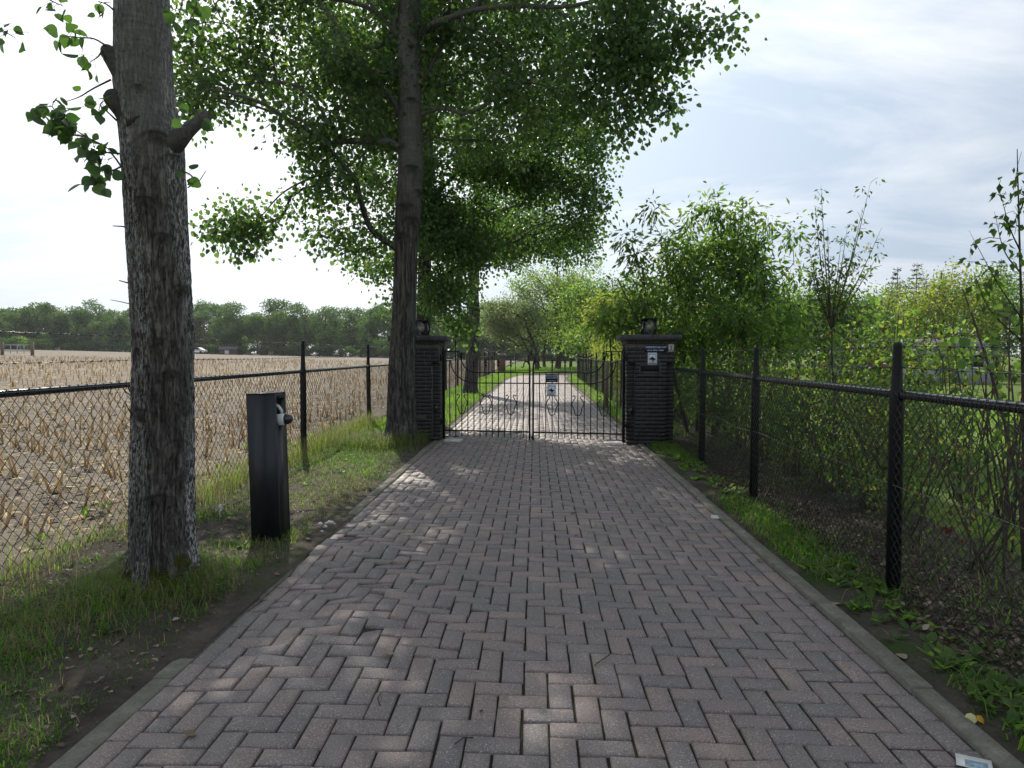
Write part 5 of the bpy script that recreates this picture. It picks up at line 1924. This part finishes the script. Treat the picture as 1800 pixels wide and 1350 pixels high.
# ------------------------------------------------------------------ things far off
p = P(30, 622, 78)
zf = float(field_z(p[0], p[1]))
fg = thing('field_gate', 'small grey field gate between two wooden posts at the far left', 'gate', (p[0], p[1], zf))
for px in (4, 57):
    q = P(px, 622, 78); z = float(field_z(q[0], q[1]))
    m = MB(); box(m, q[0] - .13, q[0] + .13, q[1] - .13, q[1] + .13, z - .3, z + 1.55); part('gate_post', m, M['wood'], fg)
q0, q1 = P(7, 622, 78), P(54, 622, 78)
for z in (.45, 1.15):
    m = MB(); box(m, q0[0], q1[0], q0[1] - .05, q0[1] + .05, zf + z, zf + z + .12); part('gate_rail', m, M['grey_wall'], fg)
m = MB()
for f in (.25, .5, .75):
    x = q0[0] + (q1[0] - q0[0]) * f; box(m, x - .03, x + .03, q0[1] - .03, q0[1] + .03, zf + .2, zf + 1.149)
part('gate_brace', m, M['grey_wall'], fg)

# white car parked under the treeline
p = P(346, 620, 158); zf = float(field_z(p[0], p[1]))
car = thing('parked_car', 'tiny white car parked under the far treeline right of the near trunk', 'car', (p[0], p[1], zf))
prof = [(-2.1, .35), (-2.1, .85), (-1.5, 1.0), (-.9, 1.45), (.7, 1.48), (1.5, 1.0), (2.1, .9), (2.15, .35)]
m = MB(); poly_prism(m, [(p[0] + a, zf + b) for a, b in prof], p[1] - .85, p[1] + .85)
n = len(prof)
m.add([(p[0] + a, p[1] + .85, zf + b) for a, b in prof], None, [(0, i + 1, i) for i in range(1, n - 1)])
part('body', m, M['white_paint'], car)
m = MB(); poly_prism(m, [(p[0] + a, zf + b) for a, b in [(-1.25, 1.05), (-.82, 1.38), (.62, 1.41), (1.25, 1.05)]], p[1] - .862, p[1] - .852)
part('window', m, M['dark_glass'], car)
for a in (-1.35, 1.35):
    m = MB(); tube(m, [(p[0] + a, p[1] - .87, zf + .33), (p[0] + a, p[1] + .87, zf + .33)], .33, 12); part('wheel', m, M['rubber'], car)
# low brick barn beneath the trees
p = P(402, 620, 160); zf = float(field_z(p[0], p[1]))
bn = thing('brick_barn', 'low red brick barn glimpsed under the far treeline', 'barn', (p[0], p[1], zf))
m = MB(); box(m, p[0] - 1.9, p[0] + 1.9, p[1] - 1, p[1] + 2, zf - .3, zf + 1.1); part('wall', m, M['red_brick'], bn)
m = MB(); v = [(p[0] - 2.1, p[1] - 1.4, zf + 1.11), (p[0] + 2.1, p[1] - 1.4, zf + 1.11), (p[0] + 2.1, p[1] + 2.4, zf + 1.11), (p[0] - 2.1, p[1] + 2.4, zf + 1.11), (p[0] - 2.1, p[1] + .5, zf + 1.9), (p[0] + 2.1, p[1] + .5, zf + 1.9)]
m.add(v, [(0, 1, 5, 4), (2, 3, 4, 5), (3, 2, 1, 0)], [(1, 2, 5), (3, 0, 4)]); part('roof', m, M['slate'], bn)
m = MB(); box(m, p[0] - .5, p[0] + .5, p[1] - 1.03, p[1] - 1.003, zf, zf + 1.0); part('door', m, M['white_paint'], bn)

# grey shed across the meadow
p = P(1580, 640, 36)
x0, x1, y0 = P(1500, 640, 36)[0], P(1745, 640, 36)[0], 36.0
sh = thing('garden_shed', 'long grey shed with slate roof across the meadow behind the shrubs', 'shed', ((x0 + x1) / 2, y0, 0))
m = MB(); box(m, x0, x1, y0, y0 + 3.2, -.2, 1.45); part('wall', m, M['grey_wall'], sh)
m = MB(); v = [(x0 - .3, y0 - .35, 1.42), (x1 + .3, y0 - .35, 1.42), (x1 + .3, y0 + 3.5, 1.42), (x0 - .3, y0 + 3.5, 1.42), (x0 - .3, y0 + 1.6, 2.3), (x1 + .3, y0 + 1.6, 2.3)]
m.add(v, [(0, 1, 5, 4), (2, 3, 4, 5), (3, 2, 1, 0)], [(1, 2, 5), (3, 0, 4)])
part('roof', m, M['slate'], sh)
for f in (.15, .62):
    a = x0 + (x1 - x0) * f
    m = MB(); box(m, a, a + 1.0, y0 - .03, y0 - .004, 0, 1.35); part('door', m, M['slate'], sh)
for f in (.35, .82):
    a = x0 + (x1 - x0) * f
    m = MB(); box(m, a, a + .8, y0 - .03, y0 - .004, .8, 1.4); w_ = part('window', m, M['dark_glass'], sh)
    m = MB(); box(m, a - .06, a + .86, y0 - .045, y0 - .0305, 1.401, 1.46); box(m, a - .06, a + .86, y0 - .045, y0 - .0305, .74, .799); part('window_frame', m, M['white_paint'], w_)

# ------------------------------------------------------------------ grass, weeds and litter
def blades(mb, pos, h, w, lean, a, r, curl=.5):
    k = len(pos)
    ang = r.uniform(0, 6.28, k)
    d = np.stack([np.cos(ang), np.sin(ang), 0 * ang], -1)
    s = np.stack([-np.sin(ang), np.cos(ang), 0 * ang], -1) * (w * .5)[:, None]
    up = np.array([0, 0, 1.0])
    b = pos
    m1 = pos + up * (h * .55)[:, None] + d * (lean * h * .28)[:, None]
    tp = pos + up * (h * np.clip(1 - .35 * lean, .25, 1))[:, None] + d * (lean * h)[:, None]
    v = np.stack([b - s, b + s, m1 + s * .8, m1 - s * .8, tp], 1).reshape(-1, 3)
    i = np.arange(k)[:, None] * 5
    mb.add(v, i + np.array([0, 1, 2, 3]), i + np.array([3, 2, 4]), a=np.repeat(a, 5))


def scatter(r, n, x0, x1, y0, y1, dens=None):
    x = r.uniform(x0, x1, n); y = y0 + (y1 - y0) * r.uniform(0, 1, n) ** 1.25
    if dens is not None:
        keep = r.uniform(size=n) < dens(x, y); x, y = x[keep], y[keep]
    return x, y


r = np.random.default_rng(401)
mb = MB()


def pn(x, y, s, seed):
    return sn(np.stack([x, y], -1), s, seed, 3)


# left verge lawn, short and patchy
def dl(x, y):
    d = np.clip(.68 + 1.1 * pn(x, y, 2.6, 31), 0, 1) * np.clip((-1.77 - x) / .2, 0, 1)
    near = np.exp(-((x + 2.0) ** 2 + (y - 3.1) ** 2) / .5)
    return d * np.clip(1 - .55 * near, .05, 1) * np.where(y < 3.1, .8, 1)


x, y = scatter(r, 36000, -3.55, -1.8, 2.3, 11.4, dl)
z = verge_left_z(x, y)
blades(mb, np.stack([x, y, z], -1), r.uniform(.02, .075, len(x)) * (1 + .8 * np.clip(pn(x, y, 1.5, 33), 0, 1)), r.uniform(.003, .006, len(x)), r.uniform(.2, 1.3, len(x)), np.where(r.uniform(size=len(x)) < .34 + .3 * pn(x, y, 1.1, 37), r.uniform(.74, .92, len(x)), np.clip(r.normal(.38, .16, len(x)), 0, .74)), r)
# low mossy grass in the foreground corner
n = 11000
x = r.uniform(-3.4, -1.82, n); y = r.uniform(2.2, 3.7, n)
keep = r.uniform(size=n) < np.clip(.25 + 1.2 * pn(x, y, 3.0, 38), .03, 1); x, y = x[keep], y[keep]
blades(mb, np.stack([x, y, verge_left_z(x, y)], -1), r.uniform(.012, .045, len(x)), r.uniform(.002, .005, len(x)), r.uniform(.3, 1.6, len(x)), np.clip(r.normal(.36, .18, len(x)), 0, .84), r)
# tall dry grass along the left fence
x = -3.42 + np.abs(r.normal(size=7500)) * .20 - .12; y = r.uniform(2.2, 14, 7500)
keep = r.uniform(size=len(x)) < np.clip(.35 + pn(x * 0, y, 1.2, 36), 0.04, 1) * np.where(y < 5, .5, 1); x, y = x[keep], y[keep]
blades(mb, np.stack([x, y, verge_left_z(x, y)], -1), r.uniform(.10, .42, len(x)), r.uniform(.002, .005, len(x)), r.uniform(.1, .8, len(x)), np.clip(r.normal(.77, .12, len(x)), .3, .92), r)
# skirt of long grass round the near trunk and the big trunk
for cx, cy_, R, n, hh in ((-2.27, 3.95, .44, 2600, .15), (-2.40, 10.7, .55, 2600, .30), (-1.95, 11.2, .25, 700, .25), (-2.12, 5.35, .28, 300, .08), (-2.9, 3.3, .5, 1500, .17)):
    a = r.uniform(0, 6.28, n); q = R * (.45 + .55 * np.abs(r.normal(size=n)) * .8)
    x, y = cx + np.cos(a) * q, cy_ + np.sin(a) * q
    keep = (x < -1.82) & (y < 11.5); x, y = x[keep], y[keep]
    blades(mb, np.stack([x, y, verge_left_z(x, y)], -1), hh * r.uniform(.4, 1.15, len(x)), r.uniform(.002, .005, len(x)), r.uniform(.3, 1.5, len(x)), np.where(r.uniform(size=len(x)) < .5, r.uniform(.74, .86, len(x)), np.clip(r.normal(.3, .18, len(x)), 0, .7)), r)
tag(link('verge_grass', mb.mesh('verge_grass', M['grass'])), 'patchy short and dry grass growing on the left verge', 'grass', kind='stuff')

# verge grass beyond the gate
mb = MB()
x, y = scatter(r, 26000, -3.5, -1.82, 12.3, 58, lambda x, y: np.clip(.75 + .6 * pn(x, y, 1.0, 41), .1, 1))
blades(mb, np.stack([x + bend(y), y, verge_left_z(x, y)], -1), r.uniform(.06, .16, len(x)), r.uniform(.006, .014, len(x)), r.uniform(.2, 1, len(x)), np.clip(r.normal(.55, .13, len(x)), 0, .76), r)
x, y = scatter(r, 15000, 1.82, 3.0, 11.9, 58, lambda x, y: np.clip(.6 + .7 * pn(x, y, 1.0, 42), .1, 1))
blades(mb, np.stack([x + bend(y), y, verge_right_z(x, y)], -1), r.uniform(.06, .18, len(x)), r.uniform(.006, .014, len(x)), r.uniform(.2, 1, len(x)), np.clip(r.normal(.58, .13, len(x)), 0, .76), r)
tag(link('drive_edge_grass', mb.mesh('drive_edge_grass', M['grass'])), 'bright grass edging the drive beyond the gate', 'grass', kind='stuff')

# right verge tufts
mb = MB()
x, y = scatter(r, 17000, 1.80, 2.5, 2.2, 11.1, lambda x, y: np.clip(-.22 + 1.9 * pn(x, y, 2.2, 45) + np.where(y > 6.2, .12, 0), 0, 1) * np.exp(-((x - 1.98) / .22) ** 2))
blades(mb, np.stack([x, y, verge_right_z(x, y)], -1), r.uniform(.03, .13, len(x)), r.uniform(.004, .009, len(x)), r.uniform(.3, 1.7, len(x)), np.where(r.uniform(size=len(x)) < .12, .8, np.clip(r.normal(.45, .15, len(x)), 0, .74)), r)
x, y = scatter(r, 3800, 2.2, 3.5, 2.3, 11.5, lambda x, y: np.clip(.1 + .9 * pn(x, y, 1.6, 46), 0.02, 1))
blades(mb, np.stack([x, y, verge_right_z(x, y)], -1), r.uniform(.05, .22, len(x)), r.uniform(.003, .007, len(x)), r.uniform(.3, 1.4, len(x)), np.clip(r.normal(.6, .22, len(x)), 0, 1), r)
tag(link('verge_grass', mb.mesh('verge_grass', M['grass'])), 'green grass tufts growing in the soil along the right kerb', 'grass', kind='stuff')
# broad leaved weeds
lm = MB()
for k in range(330):
    yy = 2.3 + 8.6 * r.uniform() ** 1.5; xx = 2.0 + r.normal() * .12 + (.18 if r.uniform() < .3 else 0)
    if xx < 1.82: continue
    m = int(r.integers(4, 9)); a = r.uniform(0, 6.28, m)
    dv = np.stack([np.cos(a), np.sin(a), r.uniform(.25, 1.0, m)], -1)
    b0 = np.array([xx, yy, float(verge_right_z(np.array(xx), np.array(yy)))]) + dv * .012
    l = r.uniform(.03, .085, m)
    leaves(lm, b0, dv, np.array([0, 0, 1.0]) - dv * .3, l, l * r.uniform(.4, .7), np.clip(r.normal(.62, .12, m), 0, .9), 'round', .12)
for k in range(60):
    yy = 2.4 + 8 * r.uniform(); xx = -2.6 + r.normal() * .4
    if xx > -1.9: continue
    m = int(r.integers(4, 8)); a = r.uniform(0, 6.28, m)
    dv = np.stack([np.cos(a), np.sin(a), r.uniform(.2, .8, m)], -1)
    b0 = np.array([xx, yy, float(verge_left_z(np.array(xx), np.array(yy)))]) + dv * .01
    l = r.uniform(.025, .06, m)
    leaves(lm, b0, dv, np.array([0, 0, 1.0]) - dv * .3, l, l * .55, np.clip(r.normal(.5, .12, m), 0, .9), 'round', .12)
tag(link('weeds', lm.mesh('weeds', M['bush_leaf'])), 'low broad leaved weeds scattered along both verges', 'weeds', kind='stuff')

# meadow grass behind the right shrubs
mb = MB()
x, y = scatter(r, 42000, 3.2, 16, 2.0, 30, lambda x, y: np.clip(.6 + .5 * pn(x, y, .8, 51), .1, 1) * (x < 3.2 + y * .72 + 1))
blades(mb, np.stack([x, y, x * 0 - .05], -1), r.uniform(.10, .34, len(x)), r.uniform(.006, .013, len(x)), r.uniform(.2, 1.1, len(x)), np.clip(r.normal(.58, .13, len(x)), 0, .8), r)
x, y = scatter(r, 16000, -3.4, 26, 58, 80)
blades(mb, np.stack([x, y, x * 0 - .05], -1), r.uniform(.10, .25, len(x)), r.uniform(.02, .04, len(x)), r.uniform(.2, 1.1, len(x)), np.clip(r.normal(.55, .12, len(x)), 0, .76), r)
tag(link('meadow_grass', mb.mesh('meadow_grass', M['grass'])), 'sunlit meadow grass behind the right shrubs and on the lawn', 'grass', kind='stuff')

# brown leaf litter
lm = MB()
n = 9500
x = 2.0 + np.abs(r.normal(size=n)) * .62; y = 2.2 + 9 * r.uniform(0, 1, n) ** 1.3
keep = (x < 3.5) & (r.uniform(size=n) < np.clip((x - 1.8) / .5, .1, 1)); x, y = x[keep], y[keep]
p = np.stack([x, y, verge_right_z(x, y) + r.uniform(.002, .03, len(x))], -1)
l = r.uniform(.015, .05, len(x))
leaves(lm, p, rand_dirs(r, len(x)) * [1, 1, .35], rand_dirs(r, len(x)) * .5 + [0, 0, 1], l, l * .6, r.uniform(0, .93, len(x)), 'round')
n = 2300
x = r.uniform(-3.4, -1.78, n); y = 2.3 + 9 * r.uniform(0, 1, n) ** 1.3
p = np.stack([x, y, verge_left_z(x, y) + r.uniform(.002, .02, n)], -1)
l = r.uniform(.012, .04, n)
leaves(lm, p, rand_dirs(r, n) * [1, 1, .35], rand_dirs(r, n) * .5 + [0, 0, 1], l, l * .6, r.uniform(.1, .97, n), 'round')
for k in range(900):           # fallen twigs and dry stalks
    side = r.uniform() < .8
    xx = 2.15 + np.abs(r.normal()) * .5 if side else r.uniform(-3.3, -1.85)
    yy = 2.3 + 9 * r.uniform() ** 1.4
    if side and xx > 3.5: continue
    zz = float((verge_right_z if side else verge_left_z)(np.array(xx), np.array(yy))) + .01
    a = r.uniform(0, 6.28); L_ = r.uniform(.04, .22)
    e = np.array([math.cos(a), math.sin(a), r.uniform(-.05, .35)]) * L_
    c = np.array([xx, yy, zz])
    tube(lm, [c, c + e * .5 + r.normal(size=3) * .01, c + e], r.uniform(.001, .0024), 3, a=r.uniform(.1, .9), cap=False)
tag(link('leaf_litter', lm.mesh('leaf_litter', M['litter'])), 'brown fallen leaves and twigs littering both verges', 'leaf litter', kind='stuff')

# loose leaves and twigs on the drive, one by one
def lone_leaf(name, label, px, py, size, mat, tone, curl, seed, cat='leaf', wid=.7, group=None, z=.004):
    rr = np.random.default_rng(seed)
    g = G(px, py)
    x, y = g[0], g[1]
    inside = abs(x) < 1.65
    zz = float(pave_z(np.array(x), np.array(y))) if inside else float((verge_right_z if x > 0 else verge_left_z)(np.array(x), np.array(y)))
    a = rr.uniform(0, 6.28)
    m = MB()
    n = 7
    t = np.linspace(0, 1, n)
    wv = np.sin(np.pi * np.clip(t * .96 + .02, 0, 1)) ** .7 * size * wid / 2
    cx = (t - .5) * size; cz = curl * size * (2 * (t - .5)) ** 2
    v = []
    for i in range(n):
        for s, q in ((-1, 1), (0, 0), (1, 1)):
            v.append((cx[i], s * wv[i], cz[i] + q * wv[i] * .35 * (1 + curl)))
    qd = []
    for i in range(n - 1):
        for k in range(2):
            b = i * 3 + k; qd.append((b, b + 1, b + 4, b + 3))
    m.add(v, qd, a=tone)
    o = link(name, m.mesh(name, M[mat], True), None, (x, y, zz + z))
    o.rotation_euler = (rr.normal() * .15, rr.normal() * .15, a)
    return tag(o, label, cat, group)


yl = thing('yellow_leaf', 'curled yellow leaf with pale underside beside the right kerb', 'leaf', (*G(1720, 1270)[:2], 0.0))
g = G(1712, 1268); zz = float(verge_right_z(np.array(g[0]), np.array(g[1])))
for nm, off, tone, tilt, sz in (('leaf_half', (-.012, 0, .018), 1.0, -.5, .05), ('leaf_half', (.026, -.004, .014), 0.0, .7, .045)):
    m = MB()
    pts = [(-.5, -.1), (-.42, .28), (-.05, .42), (.35, .32), (.5, 0), (.3, -.34), (-.1, -.4), (-.38, -.3)]
    v = [(a * sz, b * sz, .006 * math.cos(a * 5)) for a, b in pts] + [(0, 0, .012)]
    m.add(v, None, [(8, i, (i + 1) % 8) for i in range(8)], a=tone)
    o = link(nm, m.mesh(nm, M['yellow_fallen'], True), yl, Vector((g[0] + off[0], g[1] + off[1], zz + off[2])) - yl.location)
    o.rotation_euler = (.7, tilt, .2)

FL = [(1007, 905, .045, 'dark curled leaf on the pavers near the middle of the drive', 'litter', .15), (1013, 945, .03, 'small dark leaf just below the middle of the drive', 'litter', .1),
      (650, 930, .05, 'pale brown leaf on the pavers right of the intercom post', 'litter', .6), (1248, 1014, .035, 'small pale yellow leaf on the right half of the drive', 'litter', .93),
      (683, 1163, .05, 'pale twisted leaf on the pavers at lower centre left', 'litter', .9), (335, 1300, .05, 'dry brown leaf stalk on the lower left pavers', 'litter', .75),
      (1335, 985, .045, 'green leaf lying near the right kerb', 'bush_leaf', .7), (518, 1053, .02, 'tiny pale leaf on the left pavers', 'litter', .9), (487, 1018, .05, 'brown leaf at the left edge of the pavers below the post', 'litter', .7),
      (543, 957, .06, 'pale dry leaf on the soil beside the intercom post', 'litter', .93), (1583, 1156, .07, 'pale brown leaf on the soil near the lower right kerb', 'litter', .88), (1467, 1062, .06, 'pale leaf on the soil beside the right kerb', 'litter', .9),
      (846, 1260, .02, 'small dark speck of leaf on the lower pavers', 'litter', .05), (1310, 943, .05, 'pale leaf beside the bend in the right grass tufts', 'litter', .9)]
for k, (px, py, s, lab, mt, tone) in enumerate(FL):
    lone_leaf('fallen_leaf', lab, px, py, s, mt, tone, .25, 500 + k, group='single fallen leaves')
for k, (pts, lab) in enumerate([([(1045, 1178), (1058, 1170), (1072, 1158)], 'thin dark twig on the right of the lower drive'), ([(800, 1318), (815, 1309), (832, 1306)], 'short dark curved twig on the lower pavers'),
                                ([(700, 958), (712, 957), (718, 963)], 'pale bent twig on the upper left pavers'), ([(668, 1250), (664, 1240), (670, 1228)], 'small curled twig on the lower left pavers'), ([(1405, 1050), (1418, 1056), (1430, 1062)], 'thin pale twig near the right kerb')]):
    q = [G(a, b) for a, b in pts]
    for w in q: w[2] = float(pave_z(np.array(w[0]), np.array(w[1]))) + .006
    q[1][2] += .006
    m = MB(); tube(m, q, .0025, 5, a=.1 if k not in (2, 4) else .9)
    tag(link('twig', m.mesh('twig', M['litter'])), lab, 'twig', 'twigs on the drive')

# glossy card and pale litter
g = G(1712, 1344)
cd = thing('paper_card', 'white card with a blue print lying by the right kerb at the bottom', 'card', (g[0], g[1], float(pave_z(np.array(g[0]), np.array(g[1]))) + .006))
cd.rotation_euler = (0.02, -.04, math.radians(-28))
m = MB(); box(m, -.055, .055, -.04, .04, 0, .0012); link('card_sheet', m.mesh('card_sheet', M['white_plastic']), cd, (0, 0, 0))
m = MB(); box(m, -.028, .042, -.034, .012, .0013, .0017); link('card_print', m.mesh('card_print', M['print_blue']), cd, (0, 0, 0))
g = G(1262, 910)
m = MB(); v = [(-.07, -.045, 0), (.06, -.05, .002), (.075, .04, .004), (-.05, .05, .012)]
m.add(v, [(0, 1, 2, 3)])
o = link('plastic_scrap', m.mesh('plastic_scrap', M['sign_pale']), None, (g[0], g[1], float(pave_z(np.array(g[0]), np.array(g[1]))) + .006))
tag(o, 'flat pale plastic scrap on the pavers near the right kerb', 'litter')
g = G(347, 915, .1)
m = MB()
rr = np.random.default_rng(8)
a = rr.uniform(0, 6.28, 14)
leaves(m, np.array([g[0], g[1] + .4, .12]) + rr.normal(size=(14, 3)) * .012, np.stack([np.cos(a), np.sin(a), rr.uniform(.2, 1, 14)], -1), rand_dirs(rr, 14) + [0, 0, .5], .024, .02, rr.uniform(0, 1, 14), 'round', .3)
tube(m, [(g[0], g[1] + .4, .0), (g[0], g[1] + .4, .12)], .003, 4)
tag(link('white_flower', m.mesh('white_flower', M['white_plastic'])), 'small white flower head in the grass right of the near trunk', 'flower')
mb = MB()
for k in range(7):
    c = G(575 + rr.normal() * 12, 925 + rr.normal() * 6)
    s = rr.uniform(.012, .03); q = c[:2]
    v = np.array([(-1, -1, 0), (1, -1, 0), (1, 1, 0), (-1, 1, 0), (0, 0, 1)]) * s * rr.uniform(.6, 1.2, (5, 3)); v[:, :2] += q; v[:, 2] += float(verge_left_z(np.array(q[0]), np.array(q[1])))
    mb.add(v, [(3, 2, 1, 0)], [(0, 1, 4), (1, 2, 4), (2, 3, 4), (3, 0, 4)])
tag(link('pebbles', mb.mesh('pebbles', M['pale_stone'])), 'few pale pebbles in the soil beside the left paver edge', 'pebbles', kind='stuff')
# moss in the joints of the drive
mb = MB()
for px, py, n in ((1074, 930, 60), (1048, 925, 30), (1100, 945, 20), (1090, 920, 30)):
    g = G(px, py)
    x = g[0] + r.normal(size=n) * .008; y = g[1] + r.normal(size=n) * .05
    blades(mb, np.stack([x, y, pave_z(x, y) - .012], -1), r.uniform(.012, .028, n), r.uniform(.003, .006, n), r.uniform(.2, 1, n), np.clip(r.normal(.5, .1, n), 0, .75), r)
tag(link('joint_moss', mb.mesh('joint_moss', M['grass'])), 'tufts of moss growing in the joints of the drive', 'moss', kind='stuff')

# ------------------------------------------------------------------ maize stubble
def stub_geo(r, h, rad, a):
    m = MB()
    tilt = r.normal(size=2) * .06
    tube(m, [(0, 0, -.03), (tilt[0] * h * .5, tilt[1] * h * .5, h * .5), (tilt[0] * h * 1.2, tilt[1] * h * 1.2, h)], [rad * 1.2, rad, rad * .9], 6, a=a)
    for k in range(int(r.integers(1, 4))):          # torn leaf sheaths
        z = h * r.uniform(.1, .6); an = r.uniform(0, 6.28); d = np.array([math.cos(an), math.sin(an), 0]); s = np.array([-d[1], d[0], 0]) * .008
        p0 = np.array([tilt[0] * z, tilt[1] * z, z]) + d * rad
        L_ = r.uniform(.04, .10)
        p1 = p0 + d * L_ * .5 + [0, 0, r.uniform(-.02, .06)]; p2 = p0 + d * L_ + [0, 0, -r.uniform(.01, .10)]
        m.add([p0 - s, p0 + s, p1 + s, p1 - s, p2 + s * .2, p2 - s * .2], [(0, 1, 2, 3), (3, 2, 4, 5)], a=np.clip(a + r.normal() * .2, 0, 1))
    return m


r = np.random.default_rng(601)
variants = [stub_geo(r, h, rd, a) for h, rd, a in zip(r.uniform(.14, .29, 10), r.uniform(.009, .014, 10), np.clip(r.normal(.5, .22, 10), 0, .97))]
vme = [v.mesh('maize_stub', M['straw']) for v in variants]
va = [(np.concatenate(v.v), [q for q in v.q], [t for t in v.t], np.concatenate(v.a)) for v in variants]
rowdir = np.array([math.sin(math.radians(-52)), math.cos(math.radians(-52))])
rown = np.array([rowdir[1], -rowdir[0]])
pts = []
for i in range(-160, 260):
    base = np.array([-3.7, 6.0]) + rown * .75 * i
    n = 900
    s = (np.arange(n) - n / 2) * .17 + r.normal(size=n) * .05
    q = base + rowdir * s[:, None] + r.normal(size=(n, 2)) * .05
    pts.append(q)
pts = np.concatenate(pts)
x, y = pts[:, 0], pts[:, 1]
keep = (x < -3.85) & (y > 2.0) & (y < 95) & (x > -y * .92 - 2.5)
x, y = x[keep], y[keep]
dd_ = np.hypot(x, y)
keep = r.uniform(size=len(x)) < np.clip(13.0 / dd_, .07, .9) * np.clip(.7 + .5 * pn(x, y, .5, 71), .15, 1)
x, y, dd_ = x[keep], y[keep], dd_[keep]
o_ = np.argsort(dd_); x, y, dd_ = x[o_], y[o_], dd_[o_]
print('stubs', len(x))
fz = field_z(x, y)
for i in range(240):
    k = int(r.integers(0, 10))
    o = link('maize_stub', vme[k], None, (x[i], y[i], fz[i] - .01))
    o.rotation_euler = (r.normal() * .12, .06 + r.normal() * .12, r.uniform(0, 6.28))
    tag(o, 'cut maize stub standing in the stubble field just behind the left fence', 'maize stub', 'maize stubs nearest the left fence')
mb = MB()
for i in range(240, len(x)):
    k = int(r.integers(0, 10))
    v, q, t, a = va[k]
    sc = 1.0 + min(1.6, max(0, dd_[i] - 12) / 40) * np.array([.9, .9, 0.0])
    an = r.uniform(0, 6.28); ca, sa = math.cos(an), math.sin(an)
    w = v * sc
    w = np.stack([w[:, 0] * ca - w[:, 1] * sa + w[:, 2] * r.normal() * .16, w[:, 0] * sa + w[:, 1] * ca + w[:, 2] * r.normal() * .12, w[:, 2]], -1) + [x[i], y[i], fz[i] - .01]
    mb.v.append(w); mb.a.append(np.clip(a + r.normal() * .1, 0, 1))
    if dd_[i] < 18:
        mb.q += [z + mb.n for z in q]; mb.t += [z + mb.n for z in t]
        mb.n += len(w)
    else:                                  # a slim three sided stalk
        mb.v.pop(); mb.a.pop()
        hh = r.uniform(.14, .30); rd = .011 * sc[0]; lx, ly = r.normal(size=2) * .12 * hh
        an = an + np.arange(3) * 2.094
        w = np.concatenate([np.stack([np.cos(an) * rd, np.sin(an) * rd, an * 0 - .02], -1), np.stack([np.cos(an) * rd + lx, np.sin(an) * rd + ly, an * 0 + hh], -1)]) + [x[i], y[i], fz[i]]
        mb.add(w, [(0, 1, 4, 3), (1, 2, 5, 4), (2, 0, 3, 5)], a=np.clip(r.normal(.5, .22), 0, 1))
tag(link('stubble', mb.mesh('stubble', M['straw'])), 'rows of dry cut maize stubble covering the field', 'stubble', kind='stuff')
# chopped straw and husks on the soil
lm = MB()
n = 17000
y = 2.0 + 48 * r.uniform(0, 1, n) ** 1.9; x = -3.7 - r.uniform(0, 1, n) * (y * .85 + 2.5)
p = np.stack([x, y, field_z(x, y) + r.uniform(-.005, .03, n)], -1)
l = r.uniform(.03, .12, n) * (1 + y / 30)
leaves(lm, p, rand_dirs(r, n) * [1, 1, .25], rand_dirs(r, n) * .6 + [0, 0, 1], l, l * r.uniform(.10, .35, n), np.clip(r.normal(.62, .2, n), 0, .9), 'long')
tag(link('straw_litter', lm.mesh('straw_litter', M['straw'])), 'pale chopped maize husks and straw strewn over the field', 'straw', kind='stuff')
# clods turned up between the rows
mb = MB()
n = 4200
y = 2.2 + 22 * r.uniform(0, 1, n) ** 1.6; x = -3.75 - r.uniform(0, 1, n) * (y * .85 + 2)
z = field_z(x, y)
octa = np.array([(1, 0, 0), (0, 1, 0), (-1, 0, 0), (0, -1, 0), (0, 0, .7), (0, 0, -.7)], float)
for i in range(n):
    s = r.uniform(.012, .05) * (1 + .02 * y[i])
    mb.add(octa * s * r.uniform(.6, 1.4, (6, 3)) + [x[i], y[i], z[i]], None, [(0, 1, 4), (1, 2, 4), (2, 3, 4), (3, 0, 4)])
tag(link('soil_clods', mb.mesh('soil_clods', M['field_soil'])), 'crumbly soil clods lying between the stubble rows', 'clods', kind='stuff')
# green volunteers along the field edge
lm = MB()
for k in range(26):
    yy = r.uniform(3.5, 13); xx = -3.75 - np.abs(r.normal()) * .35
    m = int(r.integers(4, 8)); a = r.uniform(0, 6.28, m)
    dv = np.stack([np.cos(a), np.sin(a), r.uniform(.6, 2.0, m)], -1)
    l = r.uniform(.05, .15, m)
    leaves(lm, np.array([xx, yy, .0]) + dv * .01, dv, np.array([0, 0, 1.0]) - dv * .3, l, l * .3, np.clip(r.normal(.65, .12, m), 0, .9), 'round', .12)
tag(link('field_edge_weeds', lm.mesh('field_edge_weeds', M['bush_leaf'])), 'green weeds sprouting along the field edge behind the left fence', 'weeds', kind='stuff')

# ------------------------------------------------------------------ air
hm, N, L = new_mat('haze_air')
pv = N('ShaderNodeVolumePrincipled')
pv.inputs['Color'].default_value = (.90, .94, 1.0, 1)
pv.inputs['Density'].default_value = HAZE
pv.inputs['Anisotropy'].default_value = 0.3
ho = N('ShaderNodeOutputMaterial'); L(pv.outputs[0], ho.inputs['Volume'])
m = MB(); box(m, -520, 520, -70, 520, -1.4, 26)
tag(link('haze', m.mesh('haze', hm)), 'thin pale haze lying over the fields', 'haze', kind='stuff')
